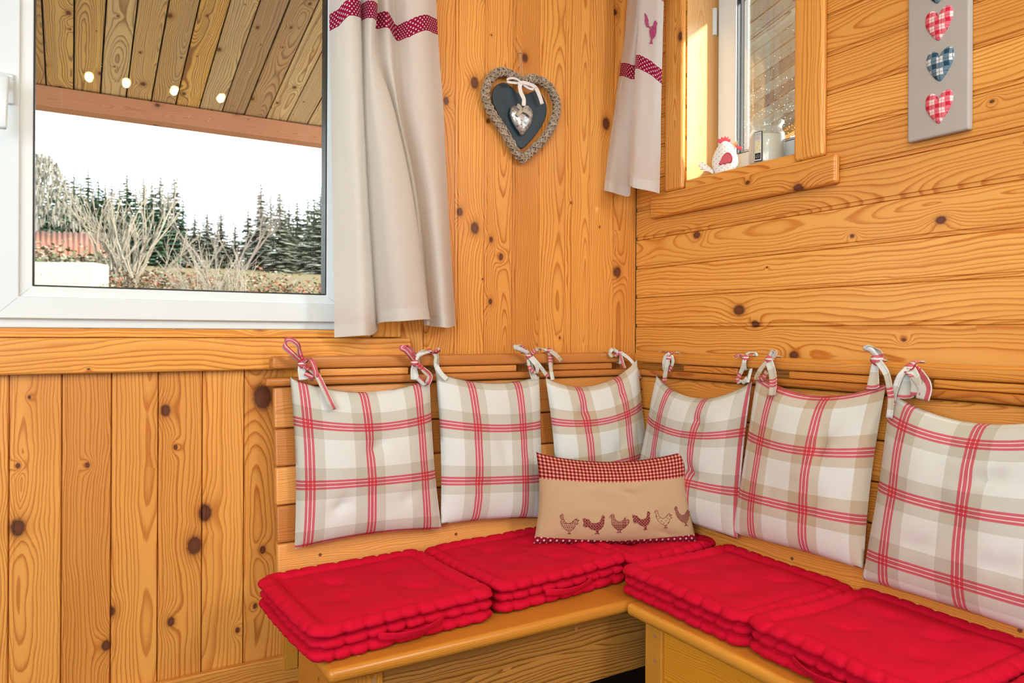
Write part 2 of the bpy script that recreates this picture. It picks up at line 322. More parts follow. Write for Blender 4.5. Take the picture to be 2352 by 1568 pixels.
class G:
    def __init__(self): self.v = []; self.f = []; self.uv = []; self.mi = []; self.uv2 = []
    def vert(self, p): self.v.append(tuple(p)); return len(self.v) - 1
    def face(self, idx, uv=None, mi=0):
        self.f.append(tuple(idx)); self.uv.append(uv); self.mi.append(mi)
    def box(self, x0, x1, y0, y1, z0, z1, grain='x', mi=0, yshear=None):
        """axis-aligned board; yshear(z) moves it in y (a leaning back). UVs run along the grain."""
        b = next_board() * 4; off = random.uniform(-.03, .03)
        P = [(x, y, z) for x in (x0, x1) for y in (y0, y1) for z in (z0, z1)]
        base = len(self.v)
        for p in P: self.v.append((p[0], p[1] + (yshear(p[2]) if yshear else 0), p[2]))
        cx, cy, cz = (x0 + x1) / 2, (y0 + y1) / 2, (z0 + z1) / 2
        for idx, nax in (((0, 1, 3, 2), 0), ((4, 6, 7, 5), 0), ((0, 4, 5, 1), 1), ((2, 3, 7, 6), 1), ((0, 2, 6, 4), 2), ((1, 5, 7, 3), 2)):
            g = 'xyz'.index(grain)
            if nax == g: a, c = [i for i in range(3) if i != g]
            else: c = g; a = [i for i in range(3) if i not in (g, nax)][0]
            ctr = (cx, cy, cz)
            uv = [(b + off + P[i][a] - ctr[a], P[i][c]) for i in idx]
            self.face([base + i for i in idx], uv, mi)
        return self
    def grid(self, rows, uvf=None, mi=0, close_u=False):
        """rows: list of equally long lists of points"""
        n = len(rows[0]); base = len(self.v)
        for r in rows:
            for p in r: self.v.append(tuple(p))
        for i in range(len(rows) - 1):
            for j in range(n if close_u else n - 1):
                k = (j + 1) % n
                a, b, c, d = base + i * n + j, base + i * n + k, base + (i + 1) * n + k, base + (i + 1) * n + j
                uv = [uvf(i, j), uvf(i, j + 1), uvf(i + 1, j + 1), uvf(i + 1, j)] if uvf else None
                self.face((a, b, c, d), uv, mi)
        return base
    def tube(self, pts, rad, sides=6, caps=True, mi=0, closed=False):
        pts = [Vector(p) for p in pts]; rows = []
        prev = None
        N = len(pts)
        for i, p in enumerate(pts):
            if closed: t = (pts[(i + 1) % N] - pts[i - 1])
            else: t = (pts[min(i + 1, N - 1)] - pts[max(i - 1, 0)])
            if t.length < 1e-9: t = Vector((0, 0, 1))
            t.normalize()
            if prev is None:
                a = Vector((0, 0, 1)) if abs(t.z) < 0.9 else Vector((1, 0, 0))
                nrm = t.cross(a).normalized()
            else:
                nrm = (prev - t * prev.dot(t)).normalized()
            prev = nrm; bn = t.cross(nrm)
            r = rad(i / max(N - 1, 1)) if callable(rad) else rad
            rows.append([p + nrm * (r * cos(2 * pi * k / sides)) + bn * (r * sin(2 * pi * k / sides)) for k in range(sides)])
        if closed: rows.append(rows[0])
        base = self.grid(rows, lambda i, j: (j / sides, i * 0.01), mi, True)
        if caps and not closed:
            self.face([base + k for k in range(sides)][::-1], None, mi)
            e = base + (N - 1) * sides
            self.face([e + k for k in range(sides)], None, mi)
        return self
    def lathe(self, prof, ctr=(0, 0, 0), seg=40, mi=0):
        rows = [[(ctr[0] + r * cos(2 * pi * k / seg), ctr[1] + r * sin(2 * pi * k / seg), ctr[2] + z) for k in range(seg)] for r, z in prof]
        b = self.grid(rows, None, mi, True)
        return self
    def prism(self, outline, depth, frame, mi=0, inset=0.0):
        """closed 2-D outline extruded by depth along the frame's third axis; frame(a, b, c) gives the point. Rounded front edge."""
        n = len(outline)
        cx = sum(p[0] for p in outline) / n; cy = sum(p[1] for p in outline) / n
        def ring(s, c): return [frame(cx + (p[0] - cx) * s, cy + (p[1] - cy) * s, c) for p in outline]
        k = 1 - inset
        rows = [ring(k, 0), ring(1, depth * 0.3), ring(1, depth * 0.7), ring(k, depth)]
        b = self.grid(rows, lambda i, j: (outline[j % n][0], outline[j % n][1]), mi, True)
        tri = tessellate_polygon([[Vector((p[0], p[1], 0)) for p in outline]])
        for t in tri:
            for lay, rev in ((0, True), (3, False)):
                ii = list(t)[::-1] if rev else list(t)
                self.face([b + lay * n + q for q in ii], [outline[q] for q in ii], mi)
        return self
    def make(self, name, mats, parent=None, smooth=False, bevel=0.0, loc=None, rot=None, solid=0.0, sub=0, fix=True, auto=False):
        me = bpy.data.meshes.new(name)
        me.from_pydata(self.v, [], self.f)
        if any(u is not None for u in self.uv):
            l = me.uv_layers.new(name='UVMap'); k = 0
            buf = []
            for fc, u in zip(self.f, self.uv):
                for i in range(len(fc)): buf.extend(u[i] if u else (0.0, 0.0))
            l.data.foreach_set('uv', buf)
        if self.uv2:
            l = me.uv_layers.new(name='Hem'); buf = []
            for fc in self.f:
                for i in fc: buf.extend((0.0, self.uv2[i]))
            l.data.foreach_set('uv', buf)
        for m in (mats if isinstance(mats, (list, tuple)) else [mats]): me.materials.append(m)
        me.polygons.foreach_set('material_index', self.mi)
        if fix:
            bm = bmesh.new(); bm.from_mesh(me)
            bmesh.ops.remove_doubles(bm, verts=bm.verts, dist=1e-6)
            bmesh.ops.recalc_face_normals(bm, faces=bm.faces)
            bm.to_mesh(me); bm.free()
        if smooth or auto: me.polygons.foreach_set('use_smooth', [True] * len(me.polygons))
        me.update()
        o = bpy.data.objects.new(name, me); COL.objects.link(o)
        if parent: o.parent = parent
        if loc is not None: o.location = loc
        if rot is not None: o.rotation_euler = rot
        if solid:
            s = o.modifiers.new('thickness', 'SOLIDIFY'); s.thickness = solid; s.offset = 0
        if bevel:
            b = o.modifiers.new('bevel', 'BEVEL'); b.width = bevel; b.segments = 2; b.limit_method = 'ANGLE'; b.angle_limit = R(40)
            me.polygons.foreach_set('use_smooth', [True] * len(me.polygons))
            w = o.modifiers.new('wn', 'WEIGHTED_NORMAL'); w.keep_sharp = True
        if sub:
            s = o.modifiers.new('sub', 'SUBSURF'); s.levels = sub; s.render_levels = sub
        return o

def empty(name, loc=(0, 0, 0), rz=0.0):
    o = bpy.data.objects.new(name, None); COL.objects.link(o); o.empty_display_size = 0.1
    o.location = loc; o.rotation_euler = (0, 0, rz); return o
def tag(o, label, cat, group=None, kind=None):
    o['label'] = label; o['category'] = cat
    if group: o['group'] = group
    if kind: o['kind'] = kind
    return o
def struct(o, label=None):
    o['kind'] = 'structure'
    if label: o['label'] = label
    return o
def spline(pts, n):
    """Catmull-Rom through pts, n steps per span"""
    pts = [Vector(p) for p in pts]; out = []
    P = [pts[0] * 2 - pts[1]] + pts + [pts[-1] * 2 - pts[-2]]
    for i in range(1, len(P) - 2):
        a, b, c, d = P[i - 1:i + 3]
        for k in range(n):
            t = k / n
            out.append(0.5 * ((2 * b) + (c - a) * t + (2 * a - 5 * b + 4 * c - d) * t * t + (3 * b - a - 3 * c + d) * t ** 3))
    out.append(pts[-1]); return out
def closed_spline(pts, n):
    pts = [Vector(p) for p in pts]; N = len(pts); out = []
    for i in range(N):
        a, b, c, d = pts[i - 1], pts[i], pts[(i + 1) % N], pts[(i + 2) % N]
        for k in range(n):
            t = k / n
            out.append(0.5 * ((2 * b) + (c - a) * t + (2 * a - 5 * b + 4 * c - d) * t * t + (3 * b - a - 3 * c + d) * t ** 3))
    return out
RB = R(-90)          # wall-mounted things of the right wall are built like those of the left wall and turned about the corner
random.seed(7)

# ================================================================== room shell
PITCH = 0.0977
def plank_wall(name, mat, s0, s1, t0, t1, phase, hole, vertical, rot=0.0):
    """tongue-and-groove boards with V joints; s across the boards, t along them, face at depth 0, joints cut to +0.007"""
    g = G(); a = 0.0042; prof = []
    k0 = math.floor((s0 - phase) / PITCH) - 1
    s = phase + k0 * PITCH; k = k0; segs = []
    while s < s1:
        b = (k * 37 + 11) % 293
        segs += [(s, s + 0.0009, 0.0090, 0.0046, b), (s + 0.0009, s + 0.0082, 0.0046, 0.0042, b), (s + 0.0082, s + 0.0104, 0.0042, 0.0, b), (s + 0.0104, s + PITCH - 0.0030, 0, 0, b), (s + PITCH - 0.0030, s + PITCH, 0.0, 0.0090, b)]
        s += PITCH; k += 1
    for a0, a1, d0, d1, b in segs:
        cuts = [a0, a1] + [h for h in (hole[0], hole[1]) if a0 < h < a1]
        cuts.sort(); mid = phase + PITCH * (math.floor((0.5 * (a0 + a1) - phase) / PITCH) + 0.5)
        for c0, c1 in zip(cuts, cuts[1:]):
            if c1 < s0 or c0 > s1: continue
            c0 = max(c0, s0); c1 = min(c1, s1)
            e0 = d0 + (d1 - d0) * (c0 - a0) / (a1 - a0); e1 = d0 + (d1 - d0) * (c1 - a0) / (a1 - a0)
            m = 0.5 * (c0 + c1)
            spans = [(t0, hole[2]), (hole[3], t1)] if hole[0] < m < hole[1] else [(t0, t1)]
            for q0, q1 in spans:
                uv = [(b * 4 + c0 - mid, q0), (b * 4 + c1 - mid, q0), (b * 4 + c1 - mid, q1), (b * 4 + c0 - mid, q1)]
                P = [(c0, e0, q0), (c1, e1, q0), (c1, e1, q1), (c0, e0, q1)]
                if not vertical: P = [(p[2], p[1], p[0]) for p in P]
                base = len(g.v); g.v += P; g.face((base, base + 1, base + 2, base + 3), uv)
    return g.make(name, mat, rot=(0, 0, rot), fix=True)
XW0, XW1, ZW0, ZW1 = -2.46, -0.943, 1.045, 2.18      # large window opening
SW0, SW1, TW0, TW1 = 0.236, 0.650, 1.512, 2.215      # small window opening (distance from the corner)
CEIL = 2.47
wl = plank_wall('wall_left', WALL_L, -3.6, 0.0, 0.0, CEIL, -0.0015, (XW0, XW1, ZW0, ZW1), True); struct(wl, 'vertical honey pine boards of the left wall')
wr = plank_wall('wall_right', WALL_R, 0.0, CEIL, 0.0, 3.6, 1.083, (TW0, TW1, SW0, SW1), False, RB); struct(wr, 'horizontal honey pine boards of the right wall')
# the walls' outer halves
g = G()
for b in ((-3.7, XW0, 0, CEIL), (XW1, 0.15, 0, CEIL), (XW0, XW1, 0, ZW0), (XW0, XW1, ZW1, CEIL)): g.box(b[0], b[1], 0.012, 0.15, b[2], b[3], 'z')
struct(g.make('wall_left_core', PORCH))
g = G()
for b in ((0.0, SW0, 0, CEIL), (SW1, 3.6, 0, CEIL), (SW0, SW1, 0, TW0), (SW0, SW1, TW1, CEIL)): g.box(b[0], b[1], 0.012, 0.15, b[2], b[3], 'x')
struct(g.make('wall_right_core', PORCH, rot=(0, 0, RB)))
g = G().box(-3.6, 0, -3.7, -3.6, 0, CEIL); struct(g.make('wall_front', PLASTER))
g = G().box(-3.7, -3.6, -3.6, 0, 0, CEIL); struct(g.make('wall_far_left', PLASTER))
g = G()
for i in range(38): g.box(-3.6 + i * 0.095, -3.6 + i * 0.095 + 0.0935, -3.6, 0, CEIL, CEIL + 0.02, 'y')
struct(g.make('ceiling', wood('pale_ceiling_boards', (0.80, 0.62, 0.38), (0.66, 0.44, 0.2), knot=0.3)))
def tile_mat():
    m = Mat('dark_slate_tiles'); s = m.n('SeparateXYZ', {0: m.obj()})
    br = m.n('TexBrick', {'Vector': m.vec(s.outputs[0], s.outputs[1], 0.0), 'Color1': (0.022, 0.018, 0.017, 1), 'Color2': (0.032, 0.026, 0.023, 1), 'Mortar': (0.07, 0.06, 0.05, 1), 'Scale': 1.0, 'Mortar Size': 0.004, 'Brick Width': 0.33, 'Row Height': 0.33}, offset=0.0)
    m.pbr(br.outputs[0], 0.35); return m.m
g = G().box(-3.6, 0, -3.6, 0, -0.05, 0.0); struct(g.make('floor', tile_mat()))
g = G().box(-3.6, -0.0, -0.022, -0.002, 0.0, 0.232, 'x'); struct(g.make('baseboard_left', TRIM, bevel=0.004))

def frame_ring(g, x0, x1, z0, z1, w, y0, y1, mi=0, bead=0.0, seam=None):
    """four mitred members, w wide, between depths y0 (room side) and y1"""
    o = [(x0, z0), (x1, z0), (x1, z1), (x0, z1)]
    i = [(x0 + w, z0 + w), (x1 - w, z0 + w), (x1 - w, z1 - w), (x0 + w, z1 - w)]
    for k in range(4):
        a, b, c, d = o[k], o[(k + 1) % 4], i[(k + 1) % 4], i[k]
        base = len(g.v)
        for y, dd in ((y0, bead), (y1, 0.0)):
            for q, p in enumerate((a, b, c, d)):
                g.v.append((p[0], y + (dd if q >= 2 else 0), p[1]))
        for idx in ((0, 1, 2, 3), (7, 6, 5, 4), (0, 4, 5, 1), (2, 6, 7, 3)):
            g.face([base + q for q in idx], None, mi)
    if seam is not None:       # the welded mitre joints
        for a, b in zip(o, i):
            dx, dz = b[0] - a[0], b[1] - a[1]; L = math.hypot(dx, dz); px, pz = -dz / L * 0.0005, dx / L * 0.0005
            base = len(g.v)
            for p, dd in ((a, 0), (b, bead)):
                p = (p[0] + (dx if dd == 0 and p is a else -dx) * 0.06, p[1] + (dz if p is a else -dz) * 0.06)
                g.v.append((p[0] + px, y0 + dd - 0.0004, p[1] + pz)); g.v.append((p[0] - px, y0 + dd - 0.0004, p[1] - pz))
            g.face((base, base + 1, base + 3, base + 2), None, seam)

# ---- window_1: the large one in the left wall
w1 = struct(empty('window_1'), 'large white pvc window looking out on the porch and forest')
def pane(name, parent, x0, x1, z0, z1, y, th=0.004):
    g = G().box(0, x1 - x0, 0, th, 0, z1 - z0); return g.make(name, GLASS, parent, loc=(x0, y, z0))
YF = 0.05
g = G(); frame_ring(g, XW0 + 0.006, XW1 - 0.006, 1.066, ZW1 - 0.01, 0.045, YF + 0.004, YF + 0.075); g.make('outer_frame', PVC, w1, bevel=0.003)
# two leaves meet at x = -1.80; the picture shows the right-hand one
sash_r = None
for nm, a, b in (('sash', -1.795, -0.975), ('sash', -2.42, -1.800)):
    g = G(); frame_ring(g, a, b, 1.087, 2.13, 0.049, YF - 0.012, YF + 0.055, seam=1)
    s = g.make(nm, [PVC, SEAM], w1, bevel=0.003)
    g = G(); frame_ring(g, a + 0.047, b - 0.047, 1.134, 2.083, 0.0265, YF - 0.004, YF + 0.05, bead=0.008, seam=1); g.make('glazing_bead', [PVC, SEAM], s, bevel=0.002)
    g = G(); frame_ring(g, a + 0.073, b - 0.073, 1.1605, 2.057, 0.0035, YF + 0.008, YF + 0.048); g.make('gasket', GASKET, s)
    if sash_r is None: sash_r = s
    pane('pane', s, a + 0.0755, b - 0.0755, 1.163, 2.0545, YF + 0.016)
    pane('pane', s, a + 0.0755, b - 0.0755, 1.163, 2.0545, YF + 0.036)
def text_geo(g, body, size, place, mi=0):
    cu = bpy.data.curves.new('t', 'FONT'); cu.body = body; cu.size = size; cu.align_x = 'CENTER'; cu.resolution_u = 3
    o = bpy.data.objects.new('t', cu); COL.objects.link(o)
    dg = bpy.context.evaluated_depsgraph_get()
    me = bpy.data.meshes.new_from_object(o.evaluated_get(dg))
    base = len(g.v)
    for v in me.vertices: g.v.append(tuple(place(v.co.x, v.co.y)))
    for p in me.polygons: g.face([base + i for i in p.vertices], None, mi)
    bpy.data.objects.remove(o); bpy.data.curves.remove(cu); bpy.data.meshes.remove(me)
GREYINK = simple('grey_ink', (0.16, 0.2, 0.2), 0.6)
h = empty('handle'); h.parent = w1
hx, hz = -1.7725, 1.595
g = G().box(hx - 0.016, hx + 0.016, YF - 0.022, YF - 0.0125, hz - 0.036, hz + 0.031); g.make('handle_plate', PVC, h, bevel=0.003)
g = G()
text_geo(g, '\\A/', 0.0075, lambda a, b: (hx - 0.0035 + a, YF - 0.0223, hz + 0.0195 + b))
text_geo(g, 'inerior', 0.0042, lambda a, b: (hx + 0.0072 + a, YF - 0.0223, hz + 0.0195 + b))
frame_ring(g, hx - 0.012, hx + 0.0145, hz + 0.0165, hz + 0.0275, 0.0004, YF - 0.0223, YF - 0.0221)
g.make('lettering', GREYINK, h, fix=False)
g = G()
rows = []
for t in range(15):
    f = t / 14; zz = hz + 0.016 - 0.122 * f
    w = 0.0135 - 0.0035 * f; dep = 0.03 + 0.018 * min(1, f * 3)
    rows.append([(hx - 0.003 + w * math.copysign(abs(cos(a)) ** 0.6, cos(a)), YF - 0.022 - dep + 0.010 * math.copysign(abs(sin(a)) ** 0.6, sin(a)), zz) for a in [2 * pi * k / 16 for k in range(16)]])
b = g.grid(rows, None, 0, True); g.face([b + k for k in range(16)]); g.face([b + 14 * 16 + k for k in range(16)])
g.box(hx - 0.013, hx + 0.011, YF - 0.05, YF - 0.021, hz - 0.012, hz + 0.014)
g.make('handle_lever', PVC, h, smooth=True, sub=1)
g = G().box(XW0, XW1 + 0.0, -0.006, 0.15, 1.0455, 1.0655, 'x').box(XW1 - 0.019, XW1, -0.004, 0.15, 1.0655, ZW1, 'z').box(XW0, XW1, 0.0, 0.15, ZW1 - 0.02, ZW1, 'x')
g.make('window_lining', TRIM, w1, bevel=0.002)
g = G().box(-3.0, -0.832, -0.026, -0.001, 0.964, 1.044, 'x')
tr = g.make('trim_1', TRIM, bevel=0.006); struct(tr, 'broad pine board below the large window')
g = G().box(-0.941, -0.860, -0.022, -0.001, 1.046, 2.28, 'z'); struct(g.make('trim_2', TRIM, bevel=0.005), 'pine casing right of the large window')

# ---- window_2: the small one in the right wall (built as on the left wall, then turned)
w2 = struct(empty('window_2', rz=RB), 'small white pvc window with hen and candle on its sill')
YB = 0.135
g = G(); frame_ring(g, SW0 + 0.004, SW1 + 0.06, 1.541, TW1 + 0.02, 0.025, YB, YB + 0.06); g.make('outer_frame', PVC, w2, bevel=0.002)
g = G(); frame_ring(g, SW0 + 0.012, SW1 + 0.05, 1.548, TW1 - 0.02, 0.071, YB - 0.012, YB + 0.05, bead=0.004); sb = g.make('sash', PVC, w2, bevel=0.003)
g = G(); frame_ring(g, SW0 + 0.083, SW1 - 0.02, 1.619, TW1 - 0.09, 0.0025, YB - 0.004, YB + 0.012); g.make('gasket', GASKET, sb)
g = G(); frame_ring(g, SW0 + 0.084, SW1 - 0.021, 1.620, TW1 - 0.091, 0.0105, YB + 0.0125, YB + 0.031); g.make('spacer_bar', ALU, sb)
g = G(); frame_ring(g, SW0 + 0.0945, SW1 - 0.0315, 1.6305, TW1 - 0.1015, 0.002, YB + 0.013, YB + 0.031); g.make('inner_seal', GASKET, sb)
pane('pane', w2, SW0 + 0.086, SW1 - 0.022, 1.622, TW1 - 0.092, YB + 0.008)
pane('pane', w2, SW0 + 0.086, SW1 - 0.022, 1.622, TW1 - 0.092, YB + 0.032)
g = G().tube([(SW0 + 0.004, YB - 0.02, 2.015), (SW0 + 0.004, YB - 0.02, 2.10)], 0.008, 12); g.make('hinge', PVC, w2, bevel=0.001)
g = G().box(SW0 - 0.0, SW0 + 0.002, 0.0, 0.15, 1.536, TW1, 'z')
g.box(SW1 - 0.002, SW1, 0.0, 0.15, 1.536, TW1, 'z').box(SW0, SW1, 0.0, 0.15, TW1 - 0.002, TW1, 'x')
REVEAL = wood('glare_lightened_reveal', (0.84, 0.50, 0.20), (0.62, 0.26, 0.06), knot=0.1, rough=0.2, contrast=0.6)  # varnished boards coloured paler to stand in for the daylight glare
g.make('reveal', REVEAL, w2)
g = G().box(SW0 + 0.0, SW1, -0.006, 0.15, 1.513, 1.538, 'x'); g.make('sill_board', TRIM, w2, bevel=0.002)
TRIM_KNOTTY = wood('knotty_pine_trim', (0.85, 0.42, 0.09), (0.52, 0.145, 0.012), knot=0.0, cath=0.10, contrast=1.0, freq=100, tint=0.05, along='x', knots=[(0.666, 1.441, 0.01), (0.5, 1.484, 0.005)])
def moulded(name, x0, x1, z0, z1, th, grain, label, taper=0.0, rot=RB, mat=TRIM):
    g = G().box(x0, x1, -th, -0.001, z0, z1, grain)
    return struct(g.make(name, mat, rot=(0, 0, rot), bevel=0.009), label)
moulded('trim_3', 0.090, 0.776, 1.436, 1.5115, 0.024, 'x', 'knotty pine board under the small window', mat=TRIM_KNOTTY)
moulded('trim_4', SW0 - 0.080, SW0 + 0.001, 1.5125, 2.32, 0.022, 'z', 'pine casing left of the small window, next to the curtain')
moulded('trim_5', SW1 - 0.001, SW1 + 0.088, 1.5125, 2.32, 0.022, 'z', 'pine casing right of the small window')

# ================================================================== benches
LEAN = lambda z: -0.06 - 0.06 * max(0.0, 0.923 - z) / 0.5
def bench(name, x0, x1, seat0, seat1, front, mat_back, label, left, gaps, rot=0.0):
    """backrest from x0 to x1 along the wall, seat from seat0 to seat1, seat front edge at depth -front"""
    root = empty(name, rz=rot)
    tag(root, label, 'bench')
    g = G().box(x0 - 0.005, x1, -0.066, -0.022, 0.967, 0.9985, 'x'); g.make('top_rail', mat_back, root, bevel=0.007)
    a = x0 + 0.02 if left else x0
    for q0, q1 in gaps:
        g = G().box(q0, q1, -0.062, -0.03, 0.9465, 0.9655, 'x'); g.make('spacer', mat_back, root, bevel=0.004)
    g = G().box(x0 - (0.022 if left else 0), x1, -0.074, -0.03, 0.925, 0.9455, 'x'); g.make('ledge', mat_back, root, bevel=0.006)
    for z0, z1 in ((0.821, 0.9225), (0.728, 0.8185), (0.635, 0.7255), (0.545, 0.6325), (0.425, 0.5425)):
        g = G().box(x0, x1, 0.0, 0.024, z0, z1, 'x', yshear=LEAN); bb = g.make('backrest_board', mat_back, root, bevel=0.006)
        if z0 < 0.43:
            for f in (0.09, 0.42, 0.75):
                px = x0 + (x1 - x0) * f; zz = 0.505
                g = G().lathe([(0.0, 0.0), (0.0042, 0.0), (0.0042, 0.0012), (0.0, 0.0012)], seg=14)
                g.make('wooden_peg', DARKPEG, bb, loc=(px, LEAN(zz) - 0.0002, zz), rot=(R(90), 0, 0))
    for px in ((x0 + 0.035, x1 - 0.3) if left else (x0 + 0.3, x1 - 0.1)):
        g = G().box(px, px + 0.035, -0.030, -0.004, 0.2, 0.968, 'z'); g.make('backrest_post', OAK, root)
    g = G().box(seat0, seat1, -front, -0.085, 0.390, 0.420, 'x'); g.make('seat', OAK, root, bevel=0.011)
    return root
DARKPEG = simple('dark_wood_peg', (0.20, 0.085, 0.03), 0.5)
BL = bench('corner_bench', -1.214, -0.070, -1.226, -0.03, 0.563, LARCH, 'honey wooden bench against the left wall, below the large window', True,
           [(-1.10, -0.855), (-0.762, -0.51), (-0.385, -0.15)])
for nm, b, gr in (('front_panel', (-1.10, -0.03, -0.515, -0.492, 0.225, 0.389), 'x'), ('end_panel', (-1.160, -1.10, -0.520, -0.095, 0.0, 0.389), 'y'), ('corner_leg', (-0.14, -0.08, -0.49, -0.44, 0.0, 0.389), 'z')):
    g = G()
    if nm == 'front_panel':      # two boards glued edge to edge
        g.box(b[0], b[1], b[2], b[3], b[4], 0.312, gr); g.box(b[0], b[1], b[2], b[3], 0.312, b[5], gr)
    else: g.box(*b, gr)
    g.make(nm, OAK_SHADED if nm == 'front_panel' else OAK, BL, bevel=0.0 if nm == 'front_panel' else 0.004)
fp = [o for o in BL.children if o.name.startswith('front_panel')][0]
ep = [o for o in BL.children if o.name.startswith('end_panel')][0]
PEG = simple('round_wood_peg', (0.46, 0.23, 0.09), 0.5)
def peg(parent, p, rx=90, rad=0.005):
    g = G().lathe([(0.0, 0.0), (rad, 0.0), (rad, 0.001), (0.0, 0.001)], seg=14); g.make('wooden_peg', PEG, parent, loc=p, rot=(R(rx), 0, 0))
peg(fp, (-0.631, -0.5151, 0.376)); peg(fp, (-0.618, -0.5151, 0.364)); peg(ep, (-1.121, -0.5201, 0.361), rad=0.006)
st = [o for o in BL.children if o.name.startswith('seat')][0]
peg(st, (-1.154, -0.523, 0.42), 0, 0.004)
BR = bench('corner_bench', 0.072, 1.62, 0.5645, 1.62, 0.510, LARCH_R, 'golden wooden bench against the right wall with panelled front', False,
           [(0.29, 0.50), (0.67, 0.90), (1.04, 1.33)], RB)
for nm, b, gr in (('front_post', (0.603, 0.659, -0.482, -0.437, 0.0, 0.389), 'z'), ('front_panel', (0.659, 1.60, -0.475, -0.452, 0.05, 0.389), 'x'), ('front_post', (1.56, 1.615, -0.482, -0.437, 0.0, 0.389), 'z')):
    g = G().box(*b, gr); pp = g.make(nm, OAK if nm != 'front_panel' else wood('flecked_oak_panel', (0.90, 0.41, 0.032), (0.60, 0.22, 0.012), knot=0.1, freq=230, contrast=0.95), BR, bevel=0.003)
    if nm == 'front_post' and b[0] < 1:
        peg(pp, (0.638, -0.4821, 0.360)); peg(pp, (0.638, -0.4821, 0.303))

# ================================================================== red seat cushions
def seat_cushion(label, cx, cy, wx, wy, z, rz, seed, strap=True, H=0.069):
    """box cushion with rolled, stitched edges and tufts; handle strap on its front (-y) side"""
    rnd = random.Random(seed)
    prof = [(0.05, 0.004), (0.022, 0.001), (0.006, 0.005), (0.0, 0.016), (0.004, 0.026), (0.0155, 0.0315), (0.006, 0.037), (0.002, 0.046), (0.006, 0.0545), (0.0155, 0.0595),
            (0.003, 0.066), (-0.002, 0.075), (0.002, 0.085), (0.011, 0.092), (0.022, 0.0925), (0.031, 0.087), (0.0365, 0.0795), (0.043, 0.0835), (0.055, 0.0875), (0.075, 0.0895), (0.10, 0.0905), (0.13, 0.091), (0.158, 0.091), (0.178, 0.091)]
    NS = 220
    g = G(); rows = []
    def loop_pt(s, ins):
        """s in 0..1 round a rounded rectangle inset by ins"""
        hx, hy = wx / 2 - ins, wy / 2 - ins
        hx = max(hx, 0.002); hy = max(hy, 0.002)
        r = min(max(0.030 - ins * 0.45, 0.008), hx, hy)
        L = [2 * (hx - r), pi * r / 2, 2 * (hy - r), pi * r / 2] * 2
        return hx, hy, r
    # same angular partition on every ring so that the rings stay aligned
    per = []
    hx, hy, r = wx / 2, wy / 2, 0.03
    def ringpts(ins):
        hx, hy, r = loop_pt(0, ins)
        out = []
        side = NS // 4; arc = 5
        for k in range(4):
            ns = side
            for i in range(ns):
                if i < ns - arc:
                    f = i / (ns - arc)
                    t = -1 + 2 * f
                    if k == 0: p = (t * (hx - r), -hy); nn = (0, -1)
                    elif k == 1: p = (hx, t * (hy - r)); nn = (1, 0)
                    elif k == 2: p = (-t * (hx - r), hy); nn = (0, 1)
                    else: p = (-hx, -t * (hy - r)); nn = (-1, 0)
                else:
                    f = (i - (ns - arc)) / arc
                    a0 = [-pi / 2, 0, pi / 2, pi][k]; a = a0 + f * pi / 2
                    c = [(hx - r, -hy + r), (hx - r, hy - r), (-hx + r, hy - r), (-hx + r, -hy + r)][k]
                    p = (c[0] + r * cos(a), c[1] + r * sin(a)); nn = (cos(a), sin(a))
                out.append((p, nn))
        return out
    tufts = [(wx * (fx - .5), wy * (fy - .5)) for fx, fy in ((0.32, 0.36), (0.68, 0.34), (0.34, 0.67), (0.66, 0.68))]
    tufts = [(a + rnd.uniform(-.012, .012), b + rnd.uniform(-.012, .012)) for a, b in tufts]
    ph = [rnd.uniform(0, 6.28) for _ in range(4)]
    prof = [(p.x, p.y) for p in spline([(a, b, 0) for a, b in prof], 2)]
    for pk, (ins, zz) in enumerate(prof):
        pi_ = pk / 2
        row = []
        for i, (p, nn) in enumerate(ringpts(ins)):
            x, y = p
            s = i / NS * (2 * wx + 2 * wy)
            if pi_ < 16:
                lvl = 0 if zz < 0.031 else (1 if zz < 0.06 else 2)
                q = mnoise.noise(Vector((s * 6, lvl * 9.1 + seed, 0)))
                ff = (s / 0.046 + ph[lvl] + 0.9 * q) % 1.0
                dip = math.exp(-((min(ff, 1 - ff) * 0.046) / 0.0048) ** 2)
                face = abs(nn[1]) > 0.5
                bul = (0.002 - (0.0080 + 0.0025 * (lvl == 1) + 0.005 * mnoise.noise(Vector((s * 9, lvl * 3.0, seed + 2)))) * dip * (1.0 if face else 0.45)) * (1 if ins < 0.013 else 0.45)
                w = mnoise.noise(Vector((s * 45, zz * 40, seed))) * 0.0026
                x += nn[0] * (bul + w); y += nn[1] * (bul + w)
                zz2 = zz - (0.0030 * dip if pi_ > 11 else 0) * (1 if pi_ < 15 else .5) + 0.004 * mnoise.noise(Vector((s * 5, 3.3, seed)))
            else:
                zz2 = zz + 0.004 * mnoise.noise(Vector((x * 9, y * 9, seed))) + 0.0022 * mnoise.noise(Vector((x * 34, y * 34, seed)))
                for tx, ty in tufts:
                    d = math.hypot(x - tx, y - ty)
                    an = math.atan2(y - ty, x - tx)
                    zz2 -= 0.015 * math.exp(-(d / 0.015) ** 2) + 0.010 * math.exp(-(d / 0.060) ** 2) * (0.8 + 0.2 * cos(2 * an + seed))
            # drooping, slightly uneven outline
            dx = 0.006 * mnoise.noise(Vector((y * 7, seed * 1.7, 1))); dy = 0.006 * mnoise.noise(Vector((x * 7, seed * 2.3, 5)))
            row.append((x + dx, y + dy, zz2 * H / 0.088))
        rows.append(row)
    b = g.grid(rows, None, 0, True)
    ctr = g.vert((0, 0, 0.0908 * H / 0.088)); last = b + (len(rows) - 1) * NS
    for i in range(NS): g.face((last + i, last + (i + 1) % NS, ctr))
    bot = g.vert((0, 0, 0.004))
    for i in range(NS): g.face((b + (i + 1) % NS, b + i, bot))
